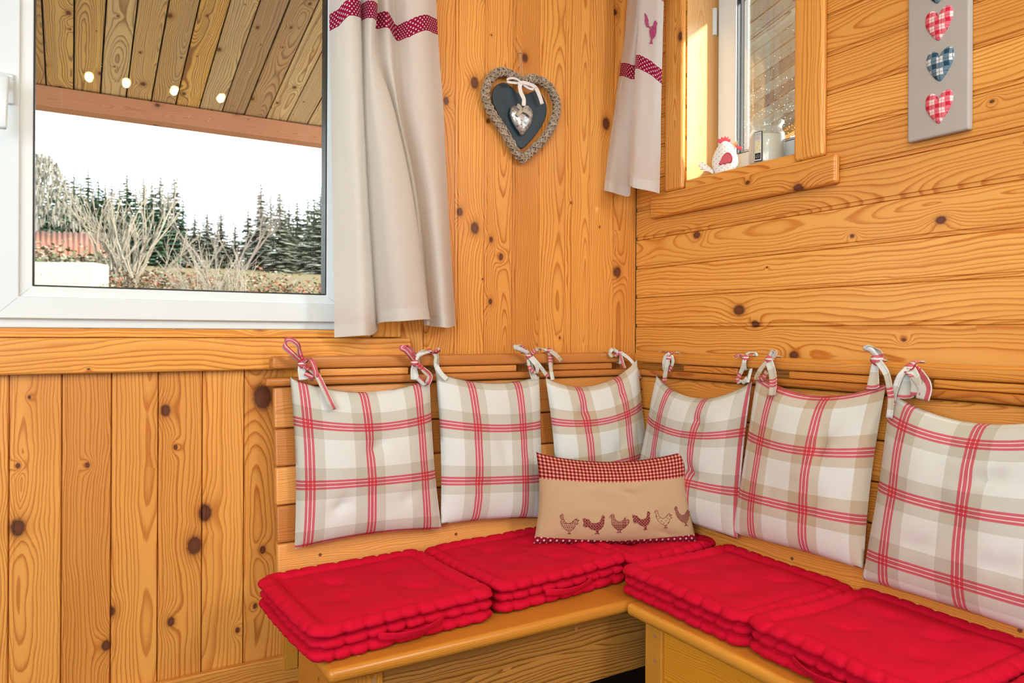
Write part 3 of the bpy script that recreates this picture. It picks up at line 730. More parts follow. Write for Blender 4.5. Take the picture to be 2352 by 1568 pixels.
    root = empty('seat_cushion', (cx, cy, z), rz)
    tag(root, label, 'cushion', 'red box cushions on the benches')
    g.make('cushion_body', RED, root, smooth=True)
    if strap:
        g = G(); rows = []
        for i in range(15):
            f = i / 14; x = (f - 0.5) * 0.15
            out = 0.006 + 0.017 * sin(pi * f) ** 0.8; zc = 0.036 - 0.007 * sin(pi * f) + 0.004 * (f - .5)
            rows.append([(x, -wy / 2 - out - 0.004 * sin(pi * f) * (k - 1), zc + (k - 1) * 0.0085) for k in range(3)])
        g.grid(rows); g.make('handle_strap', RED, root, smooth=True, solid=0.003, sub=1)
    return root
SZ = 0.4205
seat_cushion('red box cushion at the open left end of the bench, overhanging its edge', -1.056, -0.332, 0.418, 0.385, SZ, R(3.5), 1)
seat_cushion('red box cushion between the end cushion and the corner one, left of the hen pillow', -0.633, -0.298, 0.398, 0.365, SZ, R(5), 2)
seat_cushion('red box cushion in the corner, half hidden behind the hen pillow', -0.268, -0.305, 0.315, 0.36, SZ, R(3), 3, False)
seat_cushion('red box cushion nearest the corner on the right-hand bench', -0.296, -0.705, 0.385, 0.378, SZ, R(-90), 4, False)
seat_cushion('large red box cushion in the right foreground on the right-hand bench', -0.290, -1.098, 0.388, 0.385, SZ, R(-91), 5)
seat_cushion('red box cushion cut off by the lower right edge of the photo', -0.290, -1.500, 0.385, 0.385, SZ, R(-90), 6, False)

# ================================================================== plaid back cushions with ties
def puff_surface(c, nrm, T, sag, seed, tufts=(), pinch=0.010, bottom=0.0, wr=1.0, back=0.25):
    TL, TR, BR_, BL_ = [Vector(p) for p in c]
    n = Vector(nrm).normalized(); up = ((TL + TR) / 2 - (BL_ + BR_) / 2).normalized(); rt = ((TR + BR_) / 2 - (TL + BL_) / 2).normalized()
    def S(u, v, side=1):
        top = TL.lerp(TR, u); bot = BL_.lerp(BR_, u)
        p = top.lerp(bot, v)
        p = p - up * (sag * sin(pi * min(max(u, 0), 1)) ** 0.75 * (1 - v) ** 1.7)
        p = p + up * (bottom * sin(pi * u) * v ** 3)
        p = p - rt * ((2 * u - 1) * pinch * sin(pi * min(max(v, 0), 1)))
        a = 1 - abs(2 * u - 1) ** 2.6; b = 1 - abs(2 * v - 1) ** 2.6
        hh = T * max(a * b, 0) ** 0.5
        if side == 1:
            edge = (max(a, 0) * max(b, 0)) ** 0.5
            for tu, tv, dep, rad in tufts:
                d = math.hypot(u - tu, v - tv); an = math.atan2(v - tv, u - tu)
                hh -= dep * math.exp(-(d / rad) ** 2) + dep * 0.55 * math.exp(-(d / (rad * 3.2)) ** 2) * (0.7 + 0.6 * cos(2 * an + seed))
            hh += edge * wr * (0.006 * mnoise.noise(Vector((u * 3.1, v * 3.1, seed))) + 0.0022 * mnoise.noise(Vector((u * 9, v * 9, seed + 4))))
            hh += wr * 0.0028 * mnoise.noise(Vector((u * 22, v * 3, seed + 9))) * (1 - min(1, v * 4)) * edge
            return p + n * hh
        return p - n * (T * back * max(a * b, 0) ** 0.5)
    return S, n
def puff_mesh(g, S, uvf, N=44, mi=0):
    us = [0.5 - 0.5 * cos(pi * i / N) * (0.55 + 0.45 * abs(cos(pi * i / N)) ** 0) for i in range(N + 1)]
    us = [(i / N) * 0.55 + (0.5 - 0.5 * cos(pi * i / N)) * 0.45 for i in range(N + 1)]
    rows = [[S(u, v, 1) for u in us] for v in us]
    g.grid(rows, lambda i, j: uvf(us[j], us[i]), mi)
    rows = [[S(u, v, -1) for u in us[::2]] if False else [S(u, v, -1) for u in us] for v in us]
    g.grid(rows, lambda i, j: uvf(us[j], us[i]), mi)

def ribbon(g, pts, w, wdir=None, n=6, twist=0.0, uoff=0.0):
    """flat band along pts (each (x, y, z)); its width lies across the path and, as far as possible, along wdir"""
    P = spline(pts, n); rows = []; L = 0.0; ls = []
    for i, p in enumerate(P):
        t = (P[min(i + 1, len(P) - 1)] - P[max(i - 1, 0)]).normalized()
        wd = Vector(wdir); wd = wd - t * wd.dot(t)
        if wd.length < 0.15: wd = Vector((0, 0, 1)).cross(t) if abs(t.z) < .9 else Vector((1, 0, 0)).cross(t)
        wd.normalize()
        if twist: wd = Matrix.Rotation(twist * i / len(P), 3, t) @ wd
        nn = t.cross(wd)
        ww = w(i / (len(P) - 1)) if callable(w) else w
        cup = ww * 0.22
        rows.append([p - wd * ww / 2 + nn * cup, p - wd * ww * .2 - nn * 0, p + wd * ww * .2, p + wd * ww / 2 + nn * cup])
        if i: L += (p - P[i - 1]).length
        ls.append(L)
    off = [-.5, -.2, .2, .5]
    g.grid(rows, lambda i, j: (uoff + off[min(j, 3)] * 0.014, ls[min(i, len(ls) - 1)] + uoff * 3))

class WallFrame:
    """along / outward directions of one wall's bench"""
    def __init__(self, right):
        self.right = right
        self.s = Vector((0, -1, 0)) if right else Vector((1, 0, 0))
        self.o = Vector((-1, 0, 0)) if right else Vector((0, -1, 0))
    def px(self, x, y, out):
        return on_right(x, y, -out) if self.right else on_left(x, y, -out)
FA, FB = WallFrame(False), WallFrame(True)

def back_cushion(label, c, nrm, fr, mat, red_u, red_v, T, sag, seed, tufts, ties, bottom=0.0, pinch=0.008):
    W = ((Vector(c[1]) - Vector(c[0])).length + (Vector(c[2]) - Vector(c[3])).length) / 2
    H = ((Vector(c[0]) - Vector(c[3])).length + (Vector(c[1]) - Vector(c[2])).length) / 2
    root = empty('back_cushion', (0, 0, 0))
    mid = (Vector(c[0]) + Vector(c[1]) + Vector(c[2]) + Vector(c[3])) / 4
    root.location = mid
    tag(root, label, 'cushion', 'plaid cushions tied to the bench backrest')
    S, n = puff_surface(c, nrm, T, sag, seed, tufts, pinch, bottom)
    P = 0.155
    ou = 0.075 * P - red_u * W; ov = 0.075 * P - red_v * H
    g = G(); puff_mesh(g, lambda u, v, s=1: S(u, v, s) - mid, lambda u, v: (u * W + ou, v * H + ov))
    g.make('cushion_cover', mat, root, smooth=True)
    for tie in ties:
        g = G(); k = 0
        ctr = None
        for rb in tie['bands']:
            pts = [fr.px(x, y, o) - mid for x, y, o in rb['p']]
            ribbon(g, pts, rb.get('w', 0.013), rb.get('d', fr.s), 6, rb.get('t', 0.0), rb.get('u', 0.02 + 0.047 * k)); k += 1
        if 'knot' in tie:
            x, y, o, r = tie['knot']; kp = fr.px(x, y, o) - mid
            rows = []
            for a in range(9):
                th = pi * a / 8
                rows.append([kp + fr.s * (r * 1.15 * sin(th) * cos(2 * pi * b / 12) * (1 + .15 * sin(3 * b))) + fr.o * (r * 0.8 * sin(th) * sin(2 * pi * b / 12)) + Vector((0, 0, 1)) * (r * 1.0 * cos(th) * (1 + .12 * cos(2 * b))) for b in range(12)])
            g.grid(rows, lambda i, j: (0.07 + j * 0.002, i * 0.002), 0, True)
        if 'wrap' in tie:   # loop round the top rail
            x = fr.px(tie['wrap'], 830, 0.066); along = x.dot(fr.s)
            loop = [(0.071, 0.962), (0.072, 0.985), (0.066, 1.0015), (0.045, 1.0035), (0.024, 1.001), (0.017, 0.985), (0.02, 0.964), (0.045, 0.9655), (0.068, 0.9615)]
            pts = [fr.s * along + fr.o * a + Vector((0, 0, b)) - mid for a, b in loop]
            ribbon(g, pts, 0.013, fr.s, 4, 0, 0.09)
        g.make('tie', mat, root, smooth=True, solid=0.0014)
    return root
TF = lambda *a: [(u, v, d, 0.045) for u, v, d in a]
nA, nB = (0, -1, 0.11), (-1, 0, 0.11)
O1, O2 = 0.085, 0.11
back_cushion('leftmost plaid back cushion, with a long red-striped tie hanging over its front',
    [(-1.183, -0.093, 0.950), (-0.806, -0.093, 0.940), (-0.790, -0.138, 0.532), (-1.181, -0.138, 0.537)], nA, FA, PLAID, 0.075, 0.26, 0.047, 0.040, 1.3,
    TF((0.53, 0.40, 0.012), (0.27, 0.78, 0.010), (0.75, 0.76, 0.006)),
    [dict(knot=(694, 836, 0.098, 0.009), wrap=690, bands=[
        dict(p=[(693, 832, .10), (672, 812, .11), (654, 795, .11), (655, 784, .105), (668, 781, .105), (683, 792, .10), (686, 806, .095), (694, 830, .095)], u=0.005, d=(0.3, 0, 1)),
        dict(p=[(694, 838, .10), (724, 858, .115), (741, 888, .128), (754, 916, .14), (766, 941, .15)], u=0.0, w=0.0145),
        dict(p=[(697, 834, .105), (712, 826, .112), (724, 850, .118), (722, 864, .118), (700, 856, .112)], u=0.008, w=0.012),
        dict(p=[(692, 838, .095), (692, 850, .098), (697, 872, .108)], w=lambda f: 0.013 + 0.012 * f, u=0.07)]),
     dict(knot=(953, 833, 0.098, 0.009), wrap=958, bands=[
        dict(p=[(952, 828, .10), (934, 806, .11), (923, 799, .11), (930, 794, .105), (944, 806, .10), (953, 828, .097)], u=0.008),
        dict(p=[(955, 836, .105), (972, 850, .12), (986, 864, .122), (978, 880, .12), (960, 866, .112)], u=0.0, w=0.016),
        dict(p=[(954, 830, .10), (966, 812, .10), (985, 806, .085)], u=0.07),
        dict(p=[(952, 837, .095), (950, 850, .098), (952, 872, .108)], w=lambda f: 0.013 + 0.012 * f, u=0.075)])], bottom=0.012)
back_cushion('plaid back cushion second from the left, below the wicker heart',
    [(-0.790, -0.093, 0.955), (-0.452, -0.095, 0.936), (-0.455, -0.138, 0.520), (-0.792, -0.136, 0.545)], nA, FA, PLAID, 0.29, 0.345, 0.047, 0.028, 4.7,
    TF((0.55, 0.5, 0.005), (0.3, 0.75, 0.005)),
    [dict(knot=(986, 807, 0.07, 0.007), wrap=1003, bands=[
        dict(p=[(1012, 866, .10), (1004, 848, .095), (1001, 832, .09), (1002, 818, .085), (992, 808, .07), (976, 806, .06), (962, 812, .06)], u=0.08, w=0.011),
        dict(p=[(988, 808, .075), (1000, 808, .078), (1011, 802, .08)], u=0.0, w=0.012),
        dict(p=[(1001, 840, .10), (1012, 858, .11), (1026, 872, .115)], u=0.075, w=0.014)]),
     dict(knot=(1214, 817, 0.096, 0.008), wrap=1216, bands=[
        dict(p=[(1213, 812, .10), (1196, 803, .108), (1184, 797, .108), (1190, 793, .104), (1204, 803, .10), (1214, 814, .097)], u=0.078),
        dict(p=[(1216, 822, .10), (1232, 842, .112), (1231, 854, .112), (1219, 846, .108), (1214, 826, .10)], u=0.085, w=0.012),
        dict(p=[(1221, 820, .098), (1240, 842, .104), (1258, 866, .106)], u=0.08, w=0.012),
        dict(p=[(1214, 822, .092), (1219, 848, .096), (1227, 874, .105)], w=lambda f: 0.012 + 0.012 * f, u=0.08)])], bottom=0.006)
back_cushion('plaid back cushion in the corner, left of the corner seam, behind the hen pillow',
    [(-0.432, -0.098, 0.930), (-0.085, -0.105, 0.978), (-0.060, -0.160, 0.560), (-0.418, -0.145, 0.530)], (-0.12, -1, 0.11), FA, PLAID_WARM, 0.30, 0.33, 0.050, 0.055, 7.9,
    TF((0.28, 0.24, 0.010), (0.62, 0.6, 0.008), (0.7, 0.15, 0.006)),
    [dict(knot=(1262, 805, 0.08, 0.007), wrap=1265, bands=[
        dict(p=[(1271, 872, .108), (1267, 850, .10), (1265, 826, .085), (1264, 808, .08)], u=0.085, w=0.014),
        dict(p=[(1262, 804, .078), (1246, 800, .07), (1231, 803, .066), (1220, 812, .07)], u=0.088, w=0.011),
        dict(p=[(1263, 806, .085), (1276, 816, .088), (1289, 830, .09)], u=0.03, w=0.015)]),
     dict(knot=(1424, 810, 0.075, 0.008), wrap=1424, bands=[
        dict(p=[(1423, 810, .07), (1408, 810, .06), (1392, 812, .06), (1376, 816, .065)], u=0.02, w=0.010),
        dict(p=[(1420, 808, .075), (1406, 802, .075), (1400, 814, .078), (1412, 818, .078), (1422, 811, .076)], u=0.08, w=0.011),
        dict(p=[(1425, 810, .08), (1444, 824, .09), (1458, 842, .10), (1470, 870, .105)], u=0.07, w=0.013),
        dict(p=[(1424, 812, .08), (1428, 828, .09), (1434, 846, .10)], u=0.02, w=0.012)])])
back_cushion('plaid back cushion just right of the corner seam, partly behind the hen pillow',
    [(-0.100, -0.215, 0.935), (-0.094, -0.582, 0.940), (-0.138, -0.574, 0.520), (-0.160, -0.170, 0.540)], (-1, -0.1, 0.11), FB, PLAID, 0.205, 0.33, 0.050, 0.062, 11.3,
    TF((0.62, 0.22, 0.008), (0.62, 0.62, 0.014), (0.25, 0.6, 0.006)),
    [dict(knot=(1537, 822, 0.098, 0.010), wrap=1537, bands=[
        dict(p=[(1538, 812, .10), (1528, 822, .104), (1526, 844, .104), (1534, 852, .105), (1544, 832, .104), (1541, 816, .10)], u=0.08, w=0.012),
        dict(p=[(1536, 826, .106), (1531, 850, .112), (1527, 878, .122)], u=0.085, w=0.0165),
        dict(p=[(1533, 808, .09), (1522, 808, .085), (1515, 808, .083)], u=0.01, w=0.007)]),
     dict(knot=(1712, 822, 0.094, 0.008), wrap=1712, bands=[
        dict(p=[(1738, 818, .066), (1732, 811, .07), (1720, 811, .082), (1712, 820, .092)], u=0.085, w=0.011),
        dict(p=[(1710, 822, .09), (1698, 816, .09), (1689, 820, .09)], u=0.01, w=0.009),
        dict(p=[(1712, 826, .098), (1706, 848, .105), (1696, 872, .108), (1704, 878, .11), (1716, 868, .11)], u=0.09, w=0.013),
        dict(p=[(1716, 878, .112), (1720, 862, .10), (1724, 846, .09)], u=0.08, w=0.010)])], bottom=0.0)
back_cushion('plaid back cushion in the middle of the right-hand bench, second from the right',
    [(-0.094, -0.598, 0.960), (-0.093, -0.955, 0.955), (-0.136, -0.930, 0.540), (-0.138, -0.556, 0.532)], nB, FB, PLAID_WARM, 0.20, 0.375, 0.052, 0.045, 15.1,
    TF((0.70, 0.33, 0.014), (0.35, 0.7, 0.005), (0.7, 0.7, 0.005)),
    [dict(knot=(1767, 826, 0.10, 0.010), wrap=1768, bands=[
        dict(p=[(1766, 820, .10), (1772, 808, .10), (1782, 808, .10), (1780, 816, .10), (1770, 822, .10)], u=0.085, w=0.011),
        dict(p=[(1764, 830, .104), (1750, 846, .112), (1738, 868, .116), (1748, 870, .118), (1760, 852, .114)], u=0.03, w=0.014),
        dict(p=[(1768, 830, .106), (1776, 856, .118), (1778, 884, .132), (1775, 908, .142)], u=0.085, w=0.021)]),
     dict(knot=(2014, 826, 0.10, 0.012), wrap=2010, bands=[
        dict(p=[(2014, 822, .10), (1998, 804, .112), (1987, 795, .112), (1998, 796, .108), (2020, 808, .10), (2024, 820, .098)], u=0.078, w=0.016),
        dict(p=[(2018, 830, .106), (2036, 856, .116), (2044, 886, .122), (2048, 920, .126), (2044, 960, .128)], u=0.08, w=0.014),
        dict(p=[(2012, 830, .098), (2010, 862, .10), (2008, 894, .112)], w=lambda f: 0.014 + 0.016 * f, u=0.085)])], bottom=0.004)
back_cushion('largest plaid back cushion, cut off by the right edge of the photo',
    [(-0.094, -0.966, 0.935), (-0.094, -1.345, 0.935), (-0.140, -1.345, 0.515), (-0.140, -0.930, 0.520)], nB, FB, PLAID, 0.135, 0.12, 0.054, 0.050, 19.9,
    TF((0.63, 0.3, 0.010), (0.33, 0.72, 0.006), (0.72, 0.72, 0.006)),
    [dict(knot=(2090, 846, 0.098, 0.010), wrap=2096, bands=[
        dict(p=[(2086, 846, .105), (2068, 866, .115), (2056, 900, .12), (2048, 930, .122)], u=0.078, w=0.014),
        dict(p=[(2092, 848, .108), (2114, 868, .12), (2128, 890, .126), (2122, 918, .13)], u=0.0, w=0.028),
        dict(p=[(2094, 850, .112), (2106, 876, .124), (2104, 908, .13)], u=0.085, w=0.02),
        dict(p=[(2090, 850, .098), (2086, 880, .104), (2084, 915, .115)], w=lambda f: 0.016 + 0.02 * f, u=0.085)]),
     dict(knot=(2378, 870, 0.098, 0.010), wrap=2380, bands=[
        dict(p=[(2378, 872, .10), (2380, 910, .105), (2384, 950, .112)], u=0.085, w=0.018)])], bottom=0.004)

# ================================================================== hen pillow
def lumbar_mat():
    m = Mat('hen_pillow_fabric')
    U, V = m.uv()
    nat, mar = (0.55, 0.40, 0.24), (0.29, 0.012, 0.022)
    th = m.noise(m.vec(m.f('MULTIPLY', U, 1000.0), m.f('MULTIPLY', V, 900.0), 0.0), 1.0, 2)
    lin = m.mix(m.f('MULTIPLY', th, 0.35), nat, (0.40, 0.25, 0.125))
    def st(c): return m.ramp(m.f('FRACT', m.f('ADD', m.f('DIVIDE', c, 0.0106), 10.0)), [(0, (0, 0, 0)), (0.5, (1, 1, 1))], 'CONSTANT')
    a = m.f('ADD', st(U), st(V))
    chk = m.ramp(m.f('MULTIPLY', a, 0.5), [(0.0, (0.13, 0.006, 0.008)), (0.34, (0.40, 0.068, 0.060)), (0.75, (0.68, 0.38, 0.28))], 'CONSTANT')
    dt = m.mix(dots(m, U, V, 0.0165, 0.0026), (0.27, 0.012, 0.035), (0.78, 0.66, 0.58))
    col = m.mix(m.f('LESS_THAN', V, 0.073), lin, chk)
    ends = m.f('MULTIPLY', m.f('ABSOLUTE', m.f('SUBTRACT', U, 0.2175)), 0.05)
    col = m.mix(m.f('GREATER_THAN', m.f('ADD', V, ends), 0.2405), col, dt)
    m.pbr(col, 0.9, m.bump(m.f('ADD', th, m.f('MULTIPLY', m.noise(m.obj(), 22, 3), 2.0)), 0.3, 0.002), Specular_IOR_Level=0.1)
    return m.m
HEN = lumbar_mat()
root = empty('hen_pillow'); tag(root, 'beige pillow with maroon hens and a checked top, on the red corner cushions', 'cushion')
hc = [(-0.528, -0.198, 0.728), (-0.146, -0.390, 0.730), (-0.158, -0.446, 0.487), (-0.562, -0.240, 0.487)]
hmid = Vector((-0.35, -0.32, 0.487)); root.location = hmid
HW, HH = 0.435, 0.248
S, n = puff_surface(hc, (-0.443, -0.863, 0.243), 0.062, 0.030, 23.4, [(0.30, 0.12, 0.006, 0.03), (0.5, 0.12, 0.008, 0.03), (0.56, 0.42, 0.006, 0.03), (0.8, 0.9, 0.006, 0.04)], 0.012, -0.004, 1.2, 0.55)
g = G(); puff_mesh(g, lambda u, v, s=1: S(u, v, s) - hmid, lambda u, v: (u * HW, v * HH), 60)
HENS = dict(
 a=[(0.05, 0.06), (0.12, 0.0), (0.2, 0.05), (0.2, 0.18), (0.28, 0.38), (0.45, 0.48), (0.62, 0.42), (0.76, 0.28), (0.9, 0.2), (0.86, 0.3), (1.0, 0.3), (0.9, 0.4), (0.99, 0.48), (0.84, 0.54), (0.8, 0.68), (0.68, 0.82), (0.6, 0.88), (0.62, 0.96), (0.7, 1.0), (0.45, 1.0), (0.54, 0.95), (0.52, 0.86), (0.34, 0.78), (0.16, 0.6), (0.07, 0.42), (0.08, 0.24), (0.0, 0.14)],
 b=[(0.0, 0.2), (0.08, 0.16), (0.16, 0.22), (0.26, 0.22), (0.42, 0.42), (0.6, 0.44), (0.76, 0.36), (0.82, 0.2), (0.84, 0.06), (0.9, 0.0), (0.97, 0.06), (1.0, 0.16), (0.95, 0.2), (0.97, 0.4), (0.94, 0.58), (0.84, 0.74), (0.74, 0.8), (0.74, 0.94), (0.82, 1.0), (0.56, 1.0), (0.64, 0.92), (0.62, 0.82), (0.42, 0.76), (0.24, 0.6), (0.14, 0.66), (0.04, 0.56), (0.06, 0.4), (0.02, 0.3)],
 c=[(0.02, 0.08), (0.1, 0.0), (0.22, 0.02), (0.24, 0.16), (0.32, 0.34), (0.5, 0.42), (0.68, 0.34), (0.76, 0.2), (0.84, 0.18), (0.84, 0.3), (0.94, 0.3), (1.0, 0.42), (0.92, 0.58), (0.76, 0.74), (0.56, 0.88), (0.56, 0.96), (0.62, 1.0), (0.34, 1.0), (0.42, 0.94), (0.42, 0.88), (0.24, 0.74), (0.1, 0.56), (0.08, 0.34), (0.1, 0.22), (0.0, 0.2)])
def inside(poly, x, y):
    c = False; n_ = len(poly); j = n_ - 1
    for i in range(n_):
        xi, yi = poly[i]; xj, yj = poly[j]
        if (yi > y) != (yj > y) and x < (xj - xi) * (y - yi) / (yj - yi) + xi: c = not c
        j = i
    return c
def edge_d(poly, x, y, ax, ay):
    best = 9
    for i in range(len(poly)):
        a, b = poly[i - 1], poly[i]
        ax_, ay_, bx, by = a[0] * ax, a[1] * ay, b[0] * ax, b[1] * ay
        px, py = x * ax, y * ay
        dx, dy = bx - ax_, by - ay_; L = dx * dx + dy * dy or 1e-9
        t = max(0, min(1, ((px - ax_) * dx + (py - ay_) * dy) / L))
        best = min(best, math.hypot(px - ax_ - t * dx, py - ay_ - t * dy))
    return best
def raster(g, poly, flip, pat, place, w, h, cell, line=0.0009, mi=1):
    nx, ny = int(w / cell), int(h / cell)
    for i in range(nx):
        for j in range(ny):
            x, y = (i + .5) / nx, (j + .5) / ny
            xx = 1 - x if flip else x
            if not inside(poly, xx, y): continue
            X, Y = x * w, y * h
            if not (edge_d(poly, xx, y, w, h) < line or pat(X, Y)): continue
            q = [place((i + a) / nx * w, (j + b) / ny * h) for a, b in ((0, 0), (1, 0), (1, 1), (0, 1))]
            base = len(g.v); g.v += [tuple(p) for p in q]; g.face((base, base + 1, base + 2, base + 3), None, mi)
fr_ = lambda a, p: (a / p) % 1.0
def spot(X, Y, p, r):
    return any(math.hypot(fr_(X + o, p) * p - p / 2, fr_(Y + o, p) * p - p / 2) < r for o in (0, p / 2))
pats = [('a', False, lambda X, Y: fr_(X + Y * .2, .0052) + fr_(Y, .0052) < 0.85), ('b', False, lambda X, Y: not (spot(X, Y, .0075, .0014) or (fr_(X, .0075) < .12 and fr_(Y * 2, .0075) < .5))),
        ('c', False, lambda X, Y: fr_(X, .0046) < .3 or fr_(Y, .0046) < .3), ('b', False, lambda X, Y: not spot(X, Y, .0078, .0015)),
        ('a', False, lambda X, Y: spot(X, Y, .0125, .0013)), ('a', False, lambda X, Y: fr_(X * .8 - Y, .0046) < .55)]
poss = [(0.055, 0.172, 0.050, 0.049), (0.184, 0.175, 0.056, 0.046), (0.245, 0.172, 0.050, 0.046), (0.254, 0.166, 0.047, 0.046), (0.313, 0.163, 0.047, 0.046), (0.374, 0.156, 0.048, 0.049)]
us0 = [0.055, 0.118, 0.192, 0.254, 0.318, 0.378]
for (k, fl, pt), u0, (a, v0, w, h_) in zip(pats, us0, poss):
    raster(g, HENS[k], fl, pt, lambda X, Y, u0=u0, v0=v0: S((u0 + X) / HW, (v0 - 0.005 + Y) / HH, 1) - hmid + n * 0.0009, w * 1.1, h_ * 1.12, 0.00115, 0.0011)
g.make('pillow_cover', [HEN, PRINT], root, smooth=True, fix=False)
g = G(); rows = []
for i in range(6):
    f = i / 5; p = S(1.0, 0.40 + 0.17 * f, 1) - hmid
    rows.append([p - n * 0.002 + Vector((0.012, -0.006, 0)) * k for k in (-0.15, 0.4, 1.0)])
g.grid(rows); g.make('cloth_tag', CREAM, root, smooth=True, solid=0.0015)

# ================================================================== curtains
def curtain(name, label, mat, cols, rows_px, pt, bot, band, seed, group, flipu=False):
    """cols: per fold line its pixel x at each of rows_px and its stand-off from the wall; smooth sheet through all of them"""
    NZ = 46; lines = []
    for c, b in zip(cols, bot):
        xs, out = c[0], c[1]
        key = [pt(x, y, o) for x, y, o in zip(xs, rows_px, out)]
        last = pt(xs[-1] + (xs[-1] - xs[-2]) * (b - rows_px[-1]) / (rows_px[-1] - rows_px[-2]) * 0.5, b, out[-1])
        key[-1] = last
        # carry the cloth on above the picture, up to its rod
        first = key[0] + (key[0] - key[1]) * 0.0 + Vector((0, 0, 0.22)); 
        lines.append(spline([first] + key, NZ // len(key)))
    n = len(lines[0]); rows = []; US = []
    sub = 5
    for i in range(n):
        r = spline([l[i] for l in lines], sub); rows.append(r)
    m = len(rows[0])
    # arc length at mid height, band height per column
    L = [0.0]
    for j in range(1, m): L.append(L[-1] + (rows[n // 2][j] - rows[n // 2][j - 1]).length)
    btop = []
    for j in range(m):
        f = j / sub; a = min(int(f), len(band) - 1); b2 = min(a + 1, len(band) - 1); t = f - a
        px = cols[a][0][0] * (1 - t) + cols[b2][0][0] * t
        py = band[a] * (1 - t) + band[b2] * t
        o = cols[a][1][0] * (1 - t) + cols[b2][1][0] * t
        btop.append(pt(px, py, o).z)
    g = G()
    R2 = []
    for i, r in enumerate(rows):
        rr = []
        for j, p in enumerate(r):
            k = i / n
            w = 0.0035 * mnoise.noise(Vector((L[j] * 20, p.z * 4.5, seed))) + 0.0022 * mnoise.noise(Vector((L[j] * 55, p.z * 12, seed + 3)))
            rr.append(p + OUTV[0] * w)
        R2.append(rr)
    g.grid(R2, lambda i, j: (L[j], rows[i][j].z - btop[j]))
    zb = [rows[-1][j].z for j in range(m)]
    for i, r in enumerate(rows):
        for j, p in enumerate(r): g.uv2.append((r[j] - rows[-1][j]).length)
    o = g.make(name, mat, smooth=True, fix=False)
    tag(o, label, 'curtain', group)
    return o, rows, L
OUTV = [Vector((0, -1, 0))]
RP = (0, 115, 250, 450, 740)
A5 = lambda v: (v + 0.022,) * 5
cols = [
    ((757, 757, 760, 763, 768), A5(.052)), ((776, 779, 783, 792, 803), A5(.080)), ((801, 807, 813, 822, 836), A5(.102)), ((826, 829, 832, 839, 853), A5(.078)),
    ((829, 832, 838, 850, 868), A5(.018)), ((833, 836, 837, 848, 871), A5(.052)), ((850, 849, 862, 890, 926), (.132, .117, .134, .147, .150)), ((867, 862, 903, 946, 988), (.107, .097, .114, .122, .127)),
    ((864, 866, 900, 938, 972), A5(.024)), ((889, 895, 914, 955, 983), A5(.056)), ((909, 913, 922, 962, 992), A5(.014)), ((936, 944, 954, 988, 1013), A5(.066)), ((976, 980, 988, 1008, 1031), A5(.068)), ((1003, 1008, 1018, 1029, 1046), A5(.024))]
bots = [775, 772, 770, 769, 757, 741, 737, 733, 745, 747, 749, 751, 752, 747]
bands = [33, 22, -4, 2, 9, 7, 2, 9, 29, 26, 57, 47, 33, 44]
curtain('curtain', 'long linen curtain with a dotted maroon band beside the large window', LINEN, cols, RP, lambda x, y, o: on_left(x, y, -o), bots, bands, 3.1, 'linen curtains with dotted bands')
# small curtain: hangs from the small window's rod into the corner
def cb(x, y, o):
    return on_left(x, y, -o) if o < 0.10 and False else None
RPB = (0, 150, 300, 425)
def place_b(x, y, o):
    """o = distance from the right wall"""
    p = on_right(x, y, -o)
    if p.y > -0.022:
        p = on_left(x, y, -0.022)
    return p
A4 = lambda v: (v,) * 4
OUTV[0] = Vector((-1, 0, 0))
colsb = [((1443, 1425, 1404, 1388), (.085, .10, .125, .15)), ((1452, 1436, 1417, 1404), (.098, .112, .132, .15)), ((1466, 1452, 1436, 1424), A4(.115)), ((1478, 1466, 1455, 1447), A4(.09)),
         ((1469, 1459, 1450, 1444), (.125, .135, .14, .145)), ((1476, 1468, 1460, 1456), (.135, .147, .152, .155)), ((1496, 1492, 1486, 1482), (.12, .125, .13, .13)), ((1512, 1508, 1504, 1500), (.105, .108, .11, .11)), ((1525, 1521, 1517, 1514), (.085, .085, .085, .085))]
botb = [437, 441, 447, 450, 424, 431, 436, 440, 444]
bandb = [142, 142, 143, 144, 126, 127, 138, 150, 158]
ob, rowsb, Lb = curtain('curtain', 'short linen curtain with hen motif in the corner beside the small window', LINEN_B, colsb, RPB, place_b, botb, bandb, 8.2, 'linen curtains with dotted bands')
# the curtains' appliqued hens, sewn on the cloth
def sheet_point(rows, fi, fj):
    i = min(int(fi), len(rows) - 2); j = min(int(fj), len(rows[0]) - 2); a, b = fi - i, fj - j
    return rows[i][j].lerp(rows[i][j + 1], b).lerp(rows[i + 1][j].lerp(rows[i + 1][j + 1], b), a)
g = G()
BIRD = [(0.0, 0.0), (0.16, 0.1), (0.26, 0.24), (0.3, 0.42), (0.42, 0.46), (0.56, 0.44), (0.68, 0.34), (0.72, 0.3), (0.84, 0.28), (0.98, 0.34), (1.0, 0.4), (0.92, 0.44), (0.94, 0.6), (0.9, 0.72), (0.74, 0.82), (0.62, 0.84), (0.6, 0.93), (0.64, 1.0), (0.36, 0.97), (0.42, 0.93), (0.48, 0.84), (0.4, 0.78), (0.34, 0.6), (0.36, 0.5), (0.26, 0.46), (0.14, 0.44), (0.04, 0.3)]
nb = len(rowsb)
def bird_place(X, Y):
    # columns 27..34 of the sheet, rows between the check and the dotted band
    fj = 26.5 + X / 0.04 * 8.0
    # find the row by height
    z0, z1 = 2.048, 1.948
    zt = z0 + (z1 - z0) * Y / 0.087
    col = [sheet_point(rowsb, i, fj).z for i in range(nb - 1)]
    fi = next((i for i in range(nb - 2) if col[i] >= zt >= col[i + 1]), nb // 3)
    fi = fi + (col[fi] - zt) / max(col[fi] - col[fi + 1], 1e-6)
    return sheet_point(rowsb, fi, fj) + Vector((-0.0016, -0.0022, 0))
